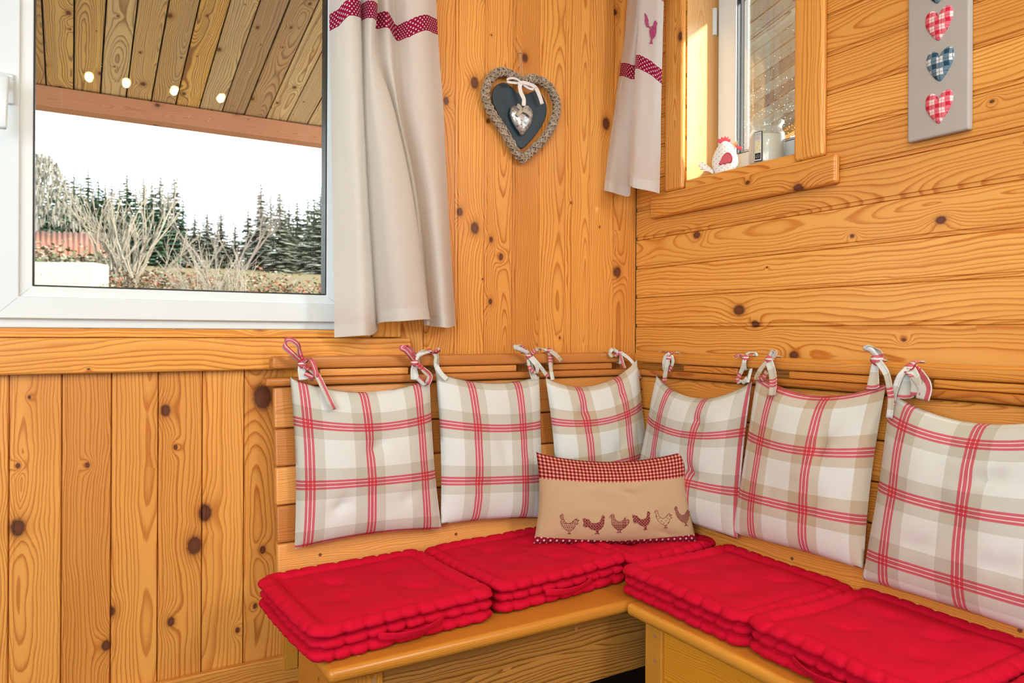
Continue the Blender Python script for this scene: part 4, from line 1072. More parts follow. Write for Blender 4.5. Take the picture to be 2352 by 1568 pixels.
raster(g, BIRD, False, lambda X, Y: not spot(X, Y, .0062, .0011), bird_place, 0.04, 0.087, 0.0013, 0.0009, 0)
g.make('hen_applique', PRINT_CURTAIN, ob, fix=False, solid=0.0006)

# ================================================================== wicker heart on the left wall
root = empty('wicker_heart', on_left(1196, 130, -0.004)); tag(root, 'grey wicker heart with slate and metal hearts hanging on the left wall', 'wall decoration')
hl = root.location.copy()
def hp(cx, cy, d):    # measured in the close-up of the heart
    return on_left(1080 + cx / 5.225, 90 + cy / 5.225, -d) - hl
path = [(628, 505), (700, 478), (790, 478), (880, 515), (960, 590), (1015, 690), (1040, 790), (1035, 890), (1000, 1000), (945, 1110), (860, 1220), (760, 1320), (690, 1385), (632, 1432), (560, 1365), (480, 1235), (390, 1080), (300, 945), (225, 820), (185, 700), (190, 590), (235, 480), (310, 410), (400, 392), (490, 425), (560, 470)]
cen = closed_spline([hp(x, y, 0.024) for x, y in path], 10)
def off_path(cen, rad, turns, ph, jit, seed):
    N = len(cen); out = []
    for i in range(N):
        t = (cen[(i + 1) % N] - cen[i - 1]).normalized(); o = Vector((0, -1, 0)); s = t.cross(o).normalized(); o = s.cross(t).normalized()
        a = ph + 2 * pi * turns * i / N + 0.25 * mnoise.noise(Vector((i * 0.12, seed, 0)))
        r = rad * (1 + jit * mnoise.noise(Vector((i * 0.15, seed, 7))))
        out.append(cen[i] + s * (r * cos(a)) + o * (r * sin(a) * 0.85))
    return out
def wicker_mat():
    m = Mat('weathered_wicker'); o = m.obj()
    c = m.ramp(m.noise(o, 70, 4, 0.6), [(0.25, (0.14, 0.11, 0.08)), (0.5, (0.36, 0.29, 0.21)), (0.75, (0.56, 0.48, 0.38))])
    m.pbr(c, 0.8, m.bump(m.noise(o, 400, 3), 0.4, 0.0008)); return m.m
WICK = wicker_mat()
g = G(); g.tube(cen, 0.0072, 8, closed=True)
rnd = random.Random(5)
for k in range(5): g.tube(off_path(cen, 0.0085, 1.0, k * 1.25, 0.3, k), 0.0026, 5, closed=True)
for k in range(3): g.tube(off_path(cen, 0.0118, 15, k * 2.1, 0.25, 20 + k), 0.0024, 5, closed=True)
for k in range(3): g.tube(off_path(cen, 0.0124, -14, k * 2.1 + .4, 0.25, 40 + k), 0.0023, 5, closed=True)
g.make('wicker_ring', WICK, root, smooth=True, fix=False)
so = [(600, 662), (555, 632), (510, 588), (455, 540), (395, 520), (330, 542), (278, 600), (258, 680), (272, 770), (310, 850), (380, 980), (480, 1145), (600, 1308), (700, 1245), (800, 1125), (880, 1000), (915, 900), (916, 800), (890, 720), (845, 650), (790, 622), (735, 632), (690, 656), (645, 668)]
def outline2d(pts, n=4):
    P = closed_spline([Vector((a, b, 0)) for a, b in pts], n); return [(p.x, p.y) for p in P]
def slate_mat():
    m = Mat('slate'); o = m.obj()
    c = m.mix(m.f('GREATER_THAN', m.noise(m.n('Mapping', {0: o, 3: (60, 60, 500)}).outputs[0], 3.0, 4, 0.7), 0.70), m.ramp(m.noise(o, 30, 3), [(0.3, (0.012, 0.030, 0.042)), (0.7, (0.022, 0.050, 0.066))]), (0.2, 0.22, 0.22))
    m.pbr(c, 0.42, m.bump(m.noise(o, 120, 3), 0.15, 0.001)); return m.m
g = G().prism(outline2d(so), 1.0, lambda a, b, c: hp(a, b, 0.008 + 0.008 * c), inset=0.02); g.make('slate_heart', slate_mat(), root)
mo = [(612, 842), (580, 806), (540, 796), (497, 812), (476, 860), (480, 925), (515, 1015), (560, 1085), (620, 1156), (680, 1095), (735, 1000), (752, 915), (745, 860), (715, 815), (670, 800), (635, 815)]
out = outline2d(mo, 4); N = len(out); mcx = sum(p[0] for p in out) / N; mcy = sum(p[1] for p in out) / N
g = G(); rows = []
for s_, dd in ((1.0, 0.024), (1.0, 0.027), (0.9, 0.0315), (0.75, 0.0355), (0.55, 0.0385), (0.3, 0.040), (0.08, 0.0405)):
    rows.append([hp(mcx + (p[0] - mcx) * s_, mcy + (p[1] - mcy) * s_, dd) for p in out])
b = g.grid(rows, None, 0, True); g.face([b + 6 * N + k for k in range(N)]); g.face([b + k for k in range(N)][::-1])
def tin_mat():
    m = Mat('mottled_tin'); o = m.obj()
    q = m.noise(o, 190, 4, 0.65)
    c = m.ramp(q, [(0.36, (0.03, 0.03, 0.03)), (0.43, (0.45, 0.45, 0.44)), (0.7, (0.72, 0.72, 0.70))])
    m.pbr(c, 0.34, m.bump(q, 0.3, 0.001), Metallic=0.75); return m.m
g.make('metal_heart', tin_mat(), root, smooth=True)
g = G()
def hrib(pts, w, d): ribbon(g, [hp(*p) for p in pts], w, d, 6)
hrib([(612, 520, .040), (560, 480, .046), (500, 470, .048), (452, 482, .046), (448, 508, .044), (500, 520, .044), (560, 526, .043), (612, 522, .042)], 0.0068, (0, -.4, 1))
hrib([(612, 520, .042), (660, 528, .048), (720, 545, .05), (764, 572, .05), (750, 602, .048), (700, 590, .046), (650, 556, .044), (614, 526, .042)], 0.0072, (0, -.4, 1))
hrib([(600, 524, .042), (590, 580, .044), (606, 650, .043), (638, 720, .042), (636, 800, .043)], 0.0135, (1, 0, 0))
hrib([(618, 524, .042), (690, 536, .046), (775, 575, .046), (822, 660, .042), (862, 780, .038)], 0.0115, (1, -.3, 0.3))
rows = []
kp = hp(614, 524, 0.043)
for a in range(7):
    th = pi * a / 6
    rows.append([kp + Vector((0.0062 * sin(th) * cos(2 * pi * q / 10), -0.0045 * sin(th) * sin(2 * pi * q / 10), 0.0052 * cos(th))) for q in range(10)])
g.grid(rows, None, 0, True)
g.make('ribbon', WHITE_RIBBON, root, smooth=True, solid=0.0008)
g = G()
hrib([(622, 850, .041), (590, 830, .044), (565, 800, .046), (575, 784, .046), (604, 812, .044), (620, 846, .042)], 0.006, (0, -.4, 1))
hrib([(624, 850, .041), (660, 815, .045), (692, 812, .046), (690, 838, .045), (650, 852, .043), (624, 852, .041)], 0.006, (0, -.4, 1))
hrib([(618, 855, .043), (590, 880, .045), (560, 920, .044)], 0.0115, (1, 0, 0))
hrib([(630, 855, .043), (690, 880, .044), (738, 925, .040)], 0.0115, (1, 0, .4))
g.make('lace_bow', fabric('beige_lace', (0.56, 0.49, 0.40), 2500, 0.8), root, smooth=True, solid=0.0008)
g = G()
for d_ in (-0.0022, 0.0022):
    g.tube([hp(600, 175, 0.012) + Vector((d_, 0, 0)), hp(612, 330, 0.016) + Vector((d_ * 1.6, 0, 0)), hp(622, 500, 0.030) + Vector((d_ * 2, 0, 0))], 0.0009, 5)
for k in range(6):
    p0 = hp(598, 180, 0.012); g.tube([p0, p0 + Vector((rnd.uniform(-.006, .006), rnd.uniform(-.006, 0), rnd.uniform(.004, .016)))], 0.0005, 4)
g.make('hanging_string', fabric('natural_string', (0.62, 0.47, 0.32), 3000, 0.6), root)
g = G().tube([hp(600, 178, -0.003), hp(600, 178, 0.014)], 0.0016, 8); g.lathe([(0, 0), (0.004, 0.0005), (0.003, 0.002), (0, 0.0025)], tuple(hp(600, 176, 0.014)), 12); g.make('nail', METAL, root)

# ================================================================== linen panel with checked hearts on the right wall
def checks(name, dark, light, mid, p, off=(0, 0)):
    m = Mat(name); U, V = m.uv()
    def st(c, o):
        return m.ramp(m.f('FRACT', m.f('ADD', m.f('DIVIDE', c, p), 20 + o)), [(0, (0, 0, 0)), (0.40, (1, 1, 1)), (0.62, (.35, .35, .35)), (0.66, (1, 1, 1)), (0.92, (0.45, .45, .45))], 'CONSTANT')
    a = m.f('MULTIPLY', m.f('ADD', st(U, off[0]), st(V, off[1])), 0.5)
    col = m.ramp(a, [(0.0, dark), (0.2, mid), (0.5, mid), (0.9, light)], 'CONSTANT')
    col = m.mix(m.f('MULTIPLY', m.noise(m.vec(m.f('MULTIPLY', U, 1500.0), m.f('MULTIPLY', V, 1500.0), 0.0), 1.0), 0.25), col, mid)
    m.pbr(col, 0.9, Specular_IOR_Level=0.1); return m.m
H_RED = checks('red_white_checked_cotton', (0.56, 0.005, 0.03), (0.86, 0.82, 0.80), (0.72, 0.17, 0.22), 0.0215, (0.2, 0.1))
H_BLUE = checks('petrol_white_checked_cotton', (0.010, 0.045, 0.085), (0.78, 0.80, 0.80), (0.14, 0.23, 0.30), 0.026, (0.55, 0.3))
root = empty('heart_panel', (0, 0, 0), RB); tag(root, 'grey linen wall panel with a column of red and blue checked hearts', 'wall decoration')
g = G(); x0, x1, z0, z1 = 0.955, 1.089, 1.496, 2.06
rows = []
def pl(ins, y): return [(x0 + ins, y, z0 + ins), (x1 - ins, y, z0 + ins), (x1 - ins, y, z1 - ins), (x0 + ins, y, z1 - ins)]
g.box(x0, x1, -0.020, -0.001, z0, z1, 'z'); g.make('linen_board', fabric('grey_linen', (0.475, 0.465, 0.44), 1300, 0.35), root, bevel=0.005)
HO = [(0.0, 0.24), (0.10, 0.40), (0.27, 0.49), (0.44, 0.42), (0.5, 0.22), (0.45, 0.0), (0.33, -0.2), (0.16, -0.40), (0.01, -0.52), (-0.15, -0.42), (-0.33, -0.2), (-0.46, 0.02), (-0.5, 0.22), (-0.43, 0.42), (-0.27, 0.49), (-0.10, 0.40)]
for zc, mt, dx, lab in ((1.740, H_RED, 0.0, None), (1.650, H_BLUE, 0.003, None), (1.558, H_RED, 0.001, None), (1.822, H_BLUE, -0.003, None), (1.908, H_RED, 0.0, None), (1.99, H_BLUE, 0.0, None)):
    o2 = outline2d([(a * 0.060, b * 0.069) for a, b in HO], 4); N = len(o2)
    g = G(); rows = []
    for s_, dd in ((1.0, 0.0200), (1.0, 0.0215), (0.93, 0.0245), (0.75, 0.0268), (0.45, 0.0282), (0.1, 0.0286)):
        rows.append([(p[0] * s_, -dd, p[1] * s_) for p in o2])
    sc = [1.0, 1.0, .93, .75, .45, .1]
    b = g.grid(rows, lambda i, j: (o2[j % N][0] * sc[i], o2[j % N][1] * sc[i]), 0, True)
    g.face([b + 5 * N + k for k in range(N)], [(o2[k][0] * .1, o2[k][1] * .1) for k in range(N)])
    ho = g.make('padded_heart', mt, root, smooth=True, loc=(0.5 * (x0 + x1) + 0.004 + dx, 0, zc))
    ho['label'] = 'red and white checked heart' if mt is H_RED else 'dark blue and white checked heart'

# ================================================================== things on the small window's sill
SILL = 1.538
root = empty('hen_figurine', (0.045, -0.352, SILL)); root.rotation_euler = (0, 0, R(-50)); root.scale = (1.32, 1.25, 1.13)
tag(root, 'white speckled hen figurine with a red wing on the small window sill', 'figurine')
def speck_mat():
    m = Mat('speckled_white_paint'); o = m.obj(); s = m.n('SeparateXYZ', {0: o})
    d = dots(m, s.outputs[0], s.outputs[2], 0.0125, 0.0009)
    m.pbr(m.mix(d, (0.86, 0.86, 0.82), (0.08, 0.09, 0.1)), 0.35); return m.m
SPK = speck_mat(); HRED = simple('glossy_red_paint', (0.60, 0.01, 0.05), 0.25)
g = G(); rows = []
for i in range(25):
    t = i / 24; z = 0.094 * t
    w = 0.0315 * (sin(pi * min(1, (t * 0.86 + 0.13))) ** 0.62) * (1 - 0.22 * t)
    w = max(w, 0.0006); d = max(0.0115 * (w / 0.031) ** 0.8, 0.0004)
    rows.append([(w * cos(2 * pi * k / 32), d * math.copysign(abs(sin(2 * pi * k / 32)) ** 0.7, sin(2 * pi * k / 32)), z) for k in range(32)])
b = g.grid(rows, None, 0, True); g.face([b + k for k in range(32)][::-1]); g.face([b + 24 * 32 + k for k in range(32)])
g.make('hen_body', SPK, root, smooth=True)
def flat(name, pts, y0, y1, mat, n=3, inset=0.06):
    g = G().prism(outline2d(pts, n), 1.0, lambda a, b, c: (a, y0 + (y1 - y0) * c, b), inset=inset); return g.make(name, mat, root, smooth=False)
flat('tail', [(-0.026, 0.016), (-0.038, 0.030), (-0.050, 0.040), (-0.059, 0.041), (-0.057, 0.034), (-0.060, 0.030), (-0.053, 0.027), (-0.055, 0.021), (-0.047, 0.020), (-0.048, 0.014), (-0.038, 0.014), (-0.026, 0.006)], 0.004, -0.004, SPK)
flat('comb', [(-0.013, 0.088), (-0.016, 0.099), (-0.010, 0.0975), (-0.008, 0.104), (-0.003, 0.1), (0.0, 0.106), (0.003, 0.1), (0.008, 0.103), (0.007, 0.096), (0.012, 0.097), (0.009, 0.088)], 0.003, -0.003, HRED)
flat('beak', [(0.018, 0.083), (0.026, 0.090), (0.025, 0.080)], 0.003, -0.003, simple('orange_paint', (0.8, 0.33, 0.06), 0.4))
flat('wattle', [(0.021, 0.079), (0.030, 0.076), (0.036, 0.074), (0.037, 0.068), (0.032, 0.066), (0.027, 0.069)], 0.003, -0.003, HRED)
flat('wing', [(0.004, 0.058), (0.012, 0.055), (0.0165, 0.046), (0.016, 0.034), (0.012, 0.029), (0.006, 0.031), (0.001, 0.027), (-0.004, 0.029), (-0.009, 0.026), (-0.013, 0.029), (-0.009, 0.038), (-0.004, 0.050)], -0.009, -0.0165, HRED, inset=0.14)

root = empty('candle_jar', (0.058, -0.496, SILL)); tag(root, 'vanilla candle in a glass jar on the small window sill', 'candle')
def jar_prof(r0, inset=0):
    return [(0.0, 0.0 + inset), (0.044 - inset, 0.0 + inset), (0.0485 - inset, 0.004 + inset), (0.0495 - inset, 0.012), (0.0495 - inset, 0.085), (0.047 - inset, 0.096), (0.0415 - inset, 0.104), (0.0405 - inset, 0.110), (0.043 - inset, 0.118), (0.0475 - inset, 0.124), (0.0478 - inset * .8, 0.127)]
g = G(); pr = jar_prof(0); inner = jar_prof(0, 0.0028)
g.lathe(pr + [(0.0462, 0.128)] + inner[::-1], seg=48); g.make('glass_jar', JAR_GLASS, root, smooth=True)
g = G().lathe([(0.0, 0.006), (0.043, 0.006), (0.0455, 0.010), (0.0458, 0.084), (0.044, 0.0855), (0.02, 0.0845), (0.0, 0.0845)], seg=48)
g.make('wax', simple('cream_wax', (0.90, 0.88, 0.80), 0.45), root, smooth=True)
g = G().tube([(0, 0, 0.084), (0.001, 0, 0.093)], 0.001, 6); g.make('wick', simple('wick', (0.1, 0.08, 0.06), 0.9), root)
PAPER = simple('white_paper', (0.82, 0.82, 0.80), 0.7); BLACK = simple('black_card', (0.012, 0.018, 0.02), 0.5); PALEY = simple('pale_vanilla_print', (0.78, 0.78, 0.52), 0.7); GREYP = simple('pale_grey_print', (0.62, 0.64, 0.66), 0.6)
g = G(); A0 = math.atan2(-0.62, -0.78) - 0.02       # the label faces the room, to the left of the jar's middle
rr = 0.0503
LA = A0 - 0.42
def onjar(a, b, lift): 
    th = LA + a / rr
    return ((rr + lift) * cos(th), (rr + lift) * sin(th), b)
def patch(a0, a1, b0, b1, lift, mi):
    rows = [[onjar(a0 + (a1 - a0) * i / 6, b0 + (b1 - b0) * j, lift) for i in range(7)] for j in (0, 1)]
    g.grid(rows, None, mi)
patch(-0.0125, 0.0125, 0.008, 0.092, 0.0, 1); patch(-0.0115, 0.0095, 0.0105, 0.090, 0.0003, 0)
patch(-0.0100, 0.0085, 0.0665, 0.089, 0.0006, 3); patch(-0.0095, 0.0078, 0.034, 0.066, 0.0006, 2); patch(-0.0095, 0.0078, 0.0135, 0.0315, 0.0006, 1)
text_geo(g, 'VANI', 0.0088, lambda a, b: onjar(a - 0.001, 0.0805 + b, 0.0009), 4)
text_geo(g, 'LLE', 0.0088, lambda a, b: onjar(a - 0.002, 0.0718 + b, 0.0009), 4)
for s_, q in (('LE', 0.0272), ('COMPTOIR', 0.0235), ('BOUGIE', 0.0185)): text_geo(g, s_, 0.0027 if s_ != 'BOUGIE' else 0.0038, lambda a, b, q=q: onjar(a - 0.001, q + b, 0.0009), 3)
for k in range(13):
    a = rnd.uniform(-0.0085, 0.0062); b = rnd.uniform(0.036, 0.063); s_ = rnd.uniform(.0005, .0012)
    patch(a, a + s_ * 1.2, b, b + s_ * rnd.uniform(1, 2.6), 0.0009, 1)
g.make('label', [PAPER, BLACK, PALEY, GREYP, simple('label_lettering', (0.36, 0.38, 0.42), 0.7)], root, fix=False)

# ================================================================== ceiling spotlight bar (its bulbs mirror in the window glass)
root = empty('ceiling_spotlight', (-1.29, -1.974, CEIL)); tag(root, 'four-bulb spotlight bar on the ceiling, mirrored in the large window', 'ceiling light')
BULB = Mat('lit_warm_bulb'); e = BULB.n('Emission', {0: (1.0, 0.66, 0.28), 1: 130.0}); BULB.t.links.new(e.outputs[0], BULB.out.inputs[0])
CHROME = simple('matt_cream_lacquer', (0.6, 0.57, 0.5), 0.7)
g = G().box(-0.36, 0.36, -0.03, 0.03, -0.03, -0.001, 'x'); g.make('ceiling_bar', CHROME, root, bevel=0.004)
for bx in (-1.58, -1.425, -1.215, -0.997):
    x = bx + 1.29
    g = G().lathe([(0.0, 0.0), (0.010, 0.0), (0.011, -0.03), (0.019, -0.07), (0.024, -0.106), (0.0225, -0.106), (0.0185, -0.09), (0.0, -0.085)], seg=24)
    hd = g.make('spot_head', CHROME, root, smooth=True, loc=(x, 0.0, -0.153), rot=(R(48), 0, 0))
    g = G().tube([(x, 0, -0.028), (x, 0, -0.156)], 0.006, 10); g.make('stem', CHROME, root, smooth=True)
    g = G().lathe([(0.0, -0.1065), (0.012, -0.1055), (0.0175, -0.102), (0.0185, -0.095), (0.0, -0.09)], seg=20); g.make('bulb', BULB.m, hd, smooth=True)
for bx in (-1.58, -1.425, -1.215, -0.997):
    lamp('spot_beam', 'SPOT', (bx, -1.891, 2.242), (bx * 0.6 + 0.1, -0.2, 0.6), 7, (1.0, 0.80, 0.55), spot_size=R(100), spot_blend=0.9, shadow_soft_size=0.011)

# ================================================================== outside: porch, bank, shed, shrubs and forest
def roof_z(y): return 2.71 - 0.257 * y
g = G(); PW = 0.1085; x = -4.9; 
while x < 2.33:
    gap = 0.007
    b = next_board() * 4; of = random.uniform(-.04, .04)
    y0, y1 = -1.6, 2.10
    P = [(x + gap, y0), (x + PW, y0), (x + PW, y1), (x + gap, y1)]
    dz = random.uniform(0, 0.004)
    base = len(g.v)
    for lay in (0, 0.025):
        for p in P: g.v.append((p[0], p[1], roof_z(p[1]) + dz + lay))
    pmi = 2 if x > -0.1 else (1 if x > -1.15 or random.random() < 0.12 else 0)  # planks turn paler, then grey, towards the small window's side
    uvb = [(b + of - PW / 2, y0), (b + of + PW / 2, y0), (b + of + PW / 2, y1), (b + of - PW / 2, y1)]
    g.face((base + 3, base + 2, base + 1, base), uvb[::-1], pmi); g.face((base + 4, base + 5, base + 6, base + 7), uvb)
    for a, c in ((0, 1), (1, 2), (2, 3), (3, 0)): g.face((base + a, base + c, base + c + 4, base + a + 4), [uvb[a], uvb[c], uvb[c], uvb[a]])
    x += PW
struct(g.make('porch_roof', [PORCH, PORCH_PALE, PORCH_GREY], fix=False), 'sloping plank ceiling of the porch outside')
g = G(); base = len(g.v)
for y in (-1.6, 2.2):
    for x in (-4.9, 2.35): g.v.append((x, y, roof_z(y) + 0.05))
g.face((0, 1, 3, 2)); struct(g.make('porch_roof_felt', DARK, fix=False, solid=0.02))
g = G().box(-4.9, 2.33, 2.045, 2.155, 2.085, 2.178, 'x'); struct(g.make('porch_beam', BEAM, bevel=0.004), 'reddish wooden eaves beam of the porch')
g = G().box(2.30, 2.36, -1.6, 2.1, -0.02, 0.09, 'y', yshear=None)
g.v = [(v[0], v[1], v[2] + roof_z(v[1]) - 0.03) for v in g.v]; struct(g.make('porch_roof_verge', PORCH), 'board along the porch roof edge')

def ground_mat():
    m = Mat('rough_autumn_meadow'); o = m.obj()
    n1 = m.noise(o, 0.9, 5, 0.65); n2 = m.noise(o, 14, 4, 0.7)
    c = m.ramp(n1, [(0.3, (0.042, 0.05, 0.015)), (0.48, (0.084, 0.067, 0.025)), (0.62, (0.092, 0.05, 0.021)), (0.8, (0.067, 0.076, 0.021))])
    c = m.mix(m.f('MULTIPLY', n2, 0.6), c, (0.126, 0.101, 0.05))
    m.pbr(c, 0.95, Specular_IOR_Level=0.1); return m.m
def gz(x, y):
    z = -0.15 if y < 2.5 else (-0.15 + (y - 2.5) * 0.367 if y < 7 else (1.50 + (y - 7) * 0.15 if y < 9.5 else 1.875 + (y - 9.5) * 0.085))
    return z + 0.10 * mnoise.noise(Vector((x * 0.35, y * 0.35, 0)))
g = G(); rows = [[(x, y, gz(x, y)) for x in [-22 + 1.2 * i for i in range(46)]] for y in [0.2 + 0.8 * j for j in range(90)]]
g.grid(rows); gr = g.make('ground', ground_mat(), smooth=True); struct(gr, 'rising meadow bank behind the house')
g = G().box(-6, 4, 0.15, 2.4, -0.2, -0.12); struct(g.make('porch_floor', simple('grey_decking', (0.45, 0.43, 0.40), 0.8)))

# low cream garden wall and the shed with a rust-red roof
P0, P1 = at_depth(-20, 604, 7.6), at_depth(234, 606, 7.6)
g = G(); ln = (P1 - P0).length
g.box(0, ln, -0.15, 0.15, -1.2, 0.0, 'x')
gw = g.make('garden_wall', simple('sunlit_cream_render', (0.33, 0.29, 0.215), 0.9), bevel=0.02, loc=P0, rot=(0, 0, math.atan2(P1.y - P0.y, P1.x - P0.x)))
tag(gw, 'low cream garden wall at the lower left of the large window view', 'wall', kind='thing')
sh = empty('shed', at_depth(70, 590, 16)); tag(sh, 'low shed with rust-red roof behind the shrubs, seen through the large window', 'shed')
sl = sh.location.copy()
a0, a1, b1, b0 = at_depth(-30, 585, 15.2) - sl, at_depth(246, 590, 15.2) - sl, at_depth(246, 538, 16.8) - sl, at_depth(-30, 528, 16.8) - sl
g = G(); rows = []
for i in range(121):
    t = i / 120; w = 0.03 * sin(t * 2 * pi * 22)
    rows.append([a0.lerp(a1, t) + Vector((0, 0, w)), b0.lerp(b1, t) + Vector((0, 0, w))])
g.grid(rows); g.make('shed_roof', simple('rusty_red_sheet', (0.165, 0.060, 0.032), 0.8), sh, smooth=True, solid=0.02)
g = G(); q0, q1 = at_depth(-30, 588, 15.6) - sl, at_depth(240, 592, 15.6) - sl
for dy in (0, 1.0):
    for p in (q0, q1):
        for z in (0, -1.3): g.v.append((p.x, p.y + dy, p.z + z))
for f in ((0, 1, 3, 2), (4, 6, 7, 5), (0, 2, 6, 4), (0, 4, 5, 1), (2, 3, 7, 6)): g.face(f)
g.make('shed_wall', simple('grey_boards', (0.079, 0.086, 0.086), 0.9), sh)

# conifers
def conifer_mat(name, a, b):
    m = Mat(name); o = m.obj()
    m.pbr(m.ramp(m.noise(o, 5, 4, 0.7), [(0.3, a), (0.7, b)]), 0.95, Specular_IOR_Level=0.05); return m.m
BARK = simple('grey_bark', (0.16, 0.13, 0.10), 0.95, 8, 0.5)
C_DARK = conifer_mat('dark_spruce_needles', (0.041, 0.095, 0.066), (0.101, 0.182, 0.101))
C_HAZE = conifer_mat('haze_tinted_spruce_needles', (0.141, 0.171, 0.136), (0.252, 0.252, 0.192))  # distance haze mixed into the needle colour as a paler grey-green
def conifer_mesh(seed, mat):
    rnd = random.Random(seed); g = G()
    tiers = 30
    for t in range(tiers):
        f = t / tiers; z = 0.02 + 0.98 * f
        rad = 0.2 * (1 - f) ** 0.85 * rnd.uniform(0.75, 1.15) + 0.008
        nb_ = int(9 + 9 * (1 - f))
        for k in range(nb_):
            a = 2 * pi * (k + rnd.random()) / nb_; r = rad * rnd.uniform(0.65, 1.15); dr = r * rnd.uniform(.15, .5)
            w = r * 0.26 + 0.006
            d = Vector((cos(a), sin(a), 0)); s = Vector((-sin(a), cos(a), 0)); o = Vector((0, 0, z + rnd.uniform(-.012, .012)))
            p = [o, o + d * r * .55 - s * w + Vector((0, 0, -dr * .6)), o + d * r + Vector((0, 0, -dr * .75)), o + d * r * .55 + s * w + Vector((0, 0, -dr * .6))]
            base = len(g.v); g.v += [tuple(q) for q in p]; g.face((base, base + 1, base + 2, base + 3))
    return g
protos = {}
def tree(kind, px, ytop, dep, label, group, wide=1.0):
    top = at_depth(px, ytop, dep); zb = gz(top.x, top.y) - 0.05; H = top.z - zb
    if kind not in protos:
        root = empty('conifer'); mat = C_DARK if kind[0] == 'd' else C_HAZE
        o = conifer_mesh(ord(kind[1]), mat).make('crown', mat, root, fix=False)
        g = G().tube([(0, 0, 0), (0, 0, 0.5), (0, 0, 0.98)], lambda t: 0.018 * (1 - t) + 0.003, 6); g.make('trunk', BARK, root)
        protos[kind] = root
    else:
        src = protos[kind]; root = src.copy(); COL.objects.link(root)
        for ch in src.children:
            c = ch.copy(); COL.objects.link(c); c.parent = root
    root.location = (top.x, top.y, zb); root.scale = (H * wide, H * wide, H); root.rotation_euler = (0, 0, px * 0.37)
    tag(root, label, 'tree', group); return root
GD, GH = 'dark spruces beyond the large window', 'hazy spruces at the right of the large window view'
for i, (px, yt, dep, w) in enumerate([(96, 386, 27, 1.1), (130, 368, 26, 1.0), (150, 392, 28, 1.1), (170, 384, 27, 1.0), (186, 404, 25, 1.1), (203, 379, 27, 1.0), (226, 398, 28, 1.0), (242, 412, 25, 1.1), (257, 408, 27, 1.0), (275, 420, 26, 1.1), (292, 389, 27, 1.1),
                                     (312, 422, 28, 1.0), (330, 404, 27, 1.0), (349, 406, 26, 1.0), (368, 394, 28, 1.0), (386, 428, 27, 1.0), (401, 398, 26, 1.05), (420, 452, 27, 1.1), (112, 430, 24, 1.2), (214, 432, 24, 1.2), (345, 440, 24, 1.2)]):
    dep = 21 + (i * 8 % 21) * 0.72
    tree('d' + 'abc'[i % 3], px, yt, dep, 'dark green spruce of the dense row behind the larger bare shrub', GD, w * 1.15)
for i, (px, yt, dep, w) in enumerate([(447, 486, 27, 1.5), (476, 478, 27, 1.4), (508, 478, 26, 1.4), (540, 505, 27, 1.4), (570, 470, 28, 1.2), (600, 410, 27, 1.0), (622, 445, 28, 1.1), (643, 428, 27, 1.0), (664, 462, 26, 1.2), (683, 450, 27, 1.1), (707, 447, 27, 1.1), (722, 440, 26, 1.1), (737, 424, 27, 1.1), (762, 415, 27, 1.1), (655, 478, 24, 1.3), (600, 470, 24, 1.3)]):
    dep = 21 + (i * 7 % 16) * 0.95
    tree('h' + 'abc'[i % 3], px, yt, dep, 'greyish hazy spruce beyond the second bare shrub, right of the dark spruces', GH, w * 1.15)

# bare trees, birch and shrubs
def branchy(g, p, d, ln, r, depth, rnd, spread=0.5, up=0.25, droop=0.0):
    pts = [p]; q = p.copy(); dd = d.normalized()
    n_ = 4
    for i in range(n_):
        dd = (dd + Vector((rnd.uniform(-1, 1), rnd.uniform(-1, 1), rnd.uniform(-.3, 1) * up * 2 - droop * (i + 1) * .5)) * 0.16).normalized()
        q = q + dd * ln / n_; pts.append(q.copy())
    g.tube(pts, lambda t: r * (1 - 0.55 * t), 5 if r > .01 else 4, caps=False)
    if depth <= 0: return
    for k in range(rnd.choice((2, 3, 3))):
        b = pts[rnd.choice((2, 3, 4))]
        nd = (dd + Vector((rnd.uniform(-1, 1), rnd.uniform(-1, 1), rnd.uniform(-.4, .9))) * spread).normalized()
        branchy(g, b, nd, ln * rnd.uniform(.5, .8), r * 0.55, depth - 1, rnd, spread, up, droop)
TWIG = simple('pale_bare_stems', (0.19, 0.16, 0.12), 0.9)
TWIG2 = simple('grey_brown_twigs', (0.108, 0.086, 0.072), 0.9)
def shrub(name, px, py, dep, label, n_, ln, seed, tilt, mat, r=0.02, depth=2, group=None, spread=.45):
    rnd = random.Random(seed); base = at_depth(px, py, dep); base.z = min(base.z, gz(base.x, base.y))
    g = G()
    for k in range(n_):
        a = rnd.uniform(-1, 1)
        d = rgt * (tilt + a * 0.75) + fwd * rnd.uniform(-.4, .4) + upv * rnd.uniform(.75, 1.1)
        branchy(g, Vector((rnd.uniform(-.2, .2), rnd.uniform(-.2, .2), -0.15)), d, ln * rnd.uniform(.6, 1.1), r * rnd.uniform(.7, 1.2), depth, rnd, spread)
    o = g.make(name, mat, loc=base, smooth=True, fix=False); tag(o, label, 'shrub' if 'shrub' in name else 'tree', group); return o
shrub('bare_shrub', 292, 640, 8.2, 'larger bare shrub with thick pale stems, left of centre in the large window view', 18, 0.75, 3, -0.1, TWIG, 0.023, 3)
shrub('bare_shrub', 535, 655, 7.4, 'bare shrub of thin slanting stems, right of the larger one beyond the window', 26, 0.52, 8, -0.40, TWIG, 0.014, 3)
shrub('bare_shrub', 728, 650, 7.0, 'third small bare shrub at the right edge of the large window glass', 9, 0.40, 12, -0.35, TWIG, 0.012, 2)
shrub('bare_tree', 478, 560, 20, 'left one of two thin bare trees against the white sky', 3, 1.6, 21, -0.05, TWIG2, 0.035, 4, None, .4)
shrub('bare_tree', 548, 555, 20, 'right one of two thin bare trees against the white sky', 3, 1.65, 27, 0.05, TWIG2, 0.035, 4, None, .4)
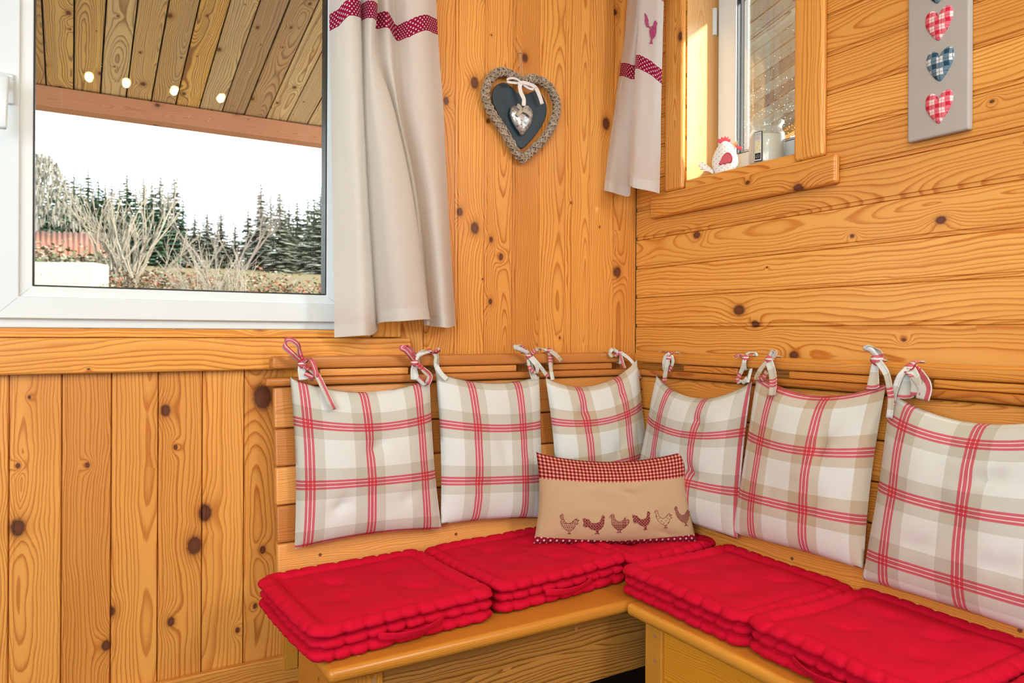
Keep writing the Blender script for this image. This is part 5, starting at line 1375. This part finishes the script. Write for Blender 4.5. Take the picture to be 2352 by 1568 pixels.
# birch with hanging foliage at the left edge of the view
bp = at_depth(76, 560, 17); bp.z = gz(bp.x, bp.y)
root = empty('birch', bp); tag(root, 'pale birch with drooping foliage at the left edge of the large window glass', 'tree')
th = at_depth(84, 345, 17).z - bp.z
g = G().tube([(0, 0, 0), (0.03, 0, th * .4), (0.06, 0, th * .75), (0.1, 0, th * 0.97)], lambda t: 0.085 * (1 - t) + 0.015, 8); g.make('trunk', simple('white_birch_bark', (0.173, 0.169, 0.158), 0.8, 20, 0.3), root, smooth=True)
g = G(); rnd = random.Random(4)
for k in range(1500):
    a = rnd.uniform(0, 2 * pi); f = rnd.random(); z = th * (0.42 + 0.58 * f)
    r = (0.25 + 0.95 * (1 - f) ** 0.7) * rnd.random() ** 0.5
    p = Vector((0.08 + r * cos(a) * 1.0, r * sin(a), z - 0.35 * r)); s = rnd.uniform(.03, .07)
    d = Vector((rnd.uniform(-1, 1), rnd.uniform(-1, 1), 0)).normalized()
    b = len(g.v); g.v += [tuple(p - d * s * .4), tuple(p + d * s * .4), tuple(p + d * s * .2 - Vector((0, 0, s * 2.4))), tuple(p - d * s * .3 - Vector((0, 0, s * 2.2)))]
    g.face((b, b + 1, b + 2, b + 3))
g.make('foliage', simple('pale_autumn_foliage', (0.13, 0.12, 0.095), 0.9), root, fix=False)
# bramble and leaf litter on the bank
def litter(name, mats, n_, region, label, s0, s1, seed):
    rnd = random.Random(seed); g = G()
    for k in range(n_):
        px, dep = rnd.uniform(*region[0]), rnd.uniform(*region[1])
        p = at_depth(px, 660, dep); x, y = p.x, p.y
        p = Vector((x, y, gz(x, y) + abs(rnd.gauss(0, region[2]))))
        s = rnd.uniform(s0, s1); d = Vector((rnd.uniform(-1, 1), rnd.uniform(-1, 1), rnd.uniform(-.6, .6))).normalized(); e2 = d.cross(Vector((rnd.uniform(-1, 1), rnd.uniform(-1, 1), 1))).normalized()
        b = len(g.v); g.v += [tuple(p), tuple(p + d * s * .5 + e2 * s * .35), tuple(p + d * s), tuple(p + d * s * .5 - e2 * s * .35)]
        g.face((b, b + 1, b + 2, b + 3), None, rnd.randrange(len(mats)))
    o = g.make(name, mats, fix=False); o['kind'] = 'stuff'; tag(o, label, 'undergrowth', kind='stuff')
LEAFS = [simple('leaf_' + n_, c, 0.8) for n_, c in (('russet', (0.154, 0.05, 0.02)), ('tan', (0.115, 0.079, 0.047)), ('olive', (0.054, 0.065, 0.018)), ('straw', (0.18, 0.151, 0.101)))]
litter('undergrowth', LEAFS + LEAFS[:1], 11000, ((225, 790), (5.2, 9.5), 0.09), 'russet and straw-coloured bramble undergrowth below the bare shrubs', 0.025, 0.06, 2)
litter('undergrowth', LEAFS[1:], 1500, ((40, 260), (8.0, 10.5), 0.14), 'dry grass and weeds above the cream garden wall', 0.04, 0.09, 3)
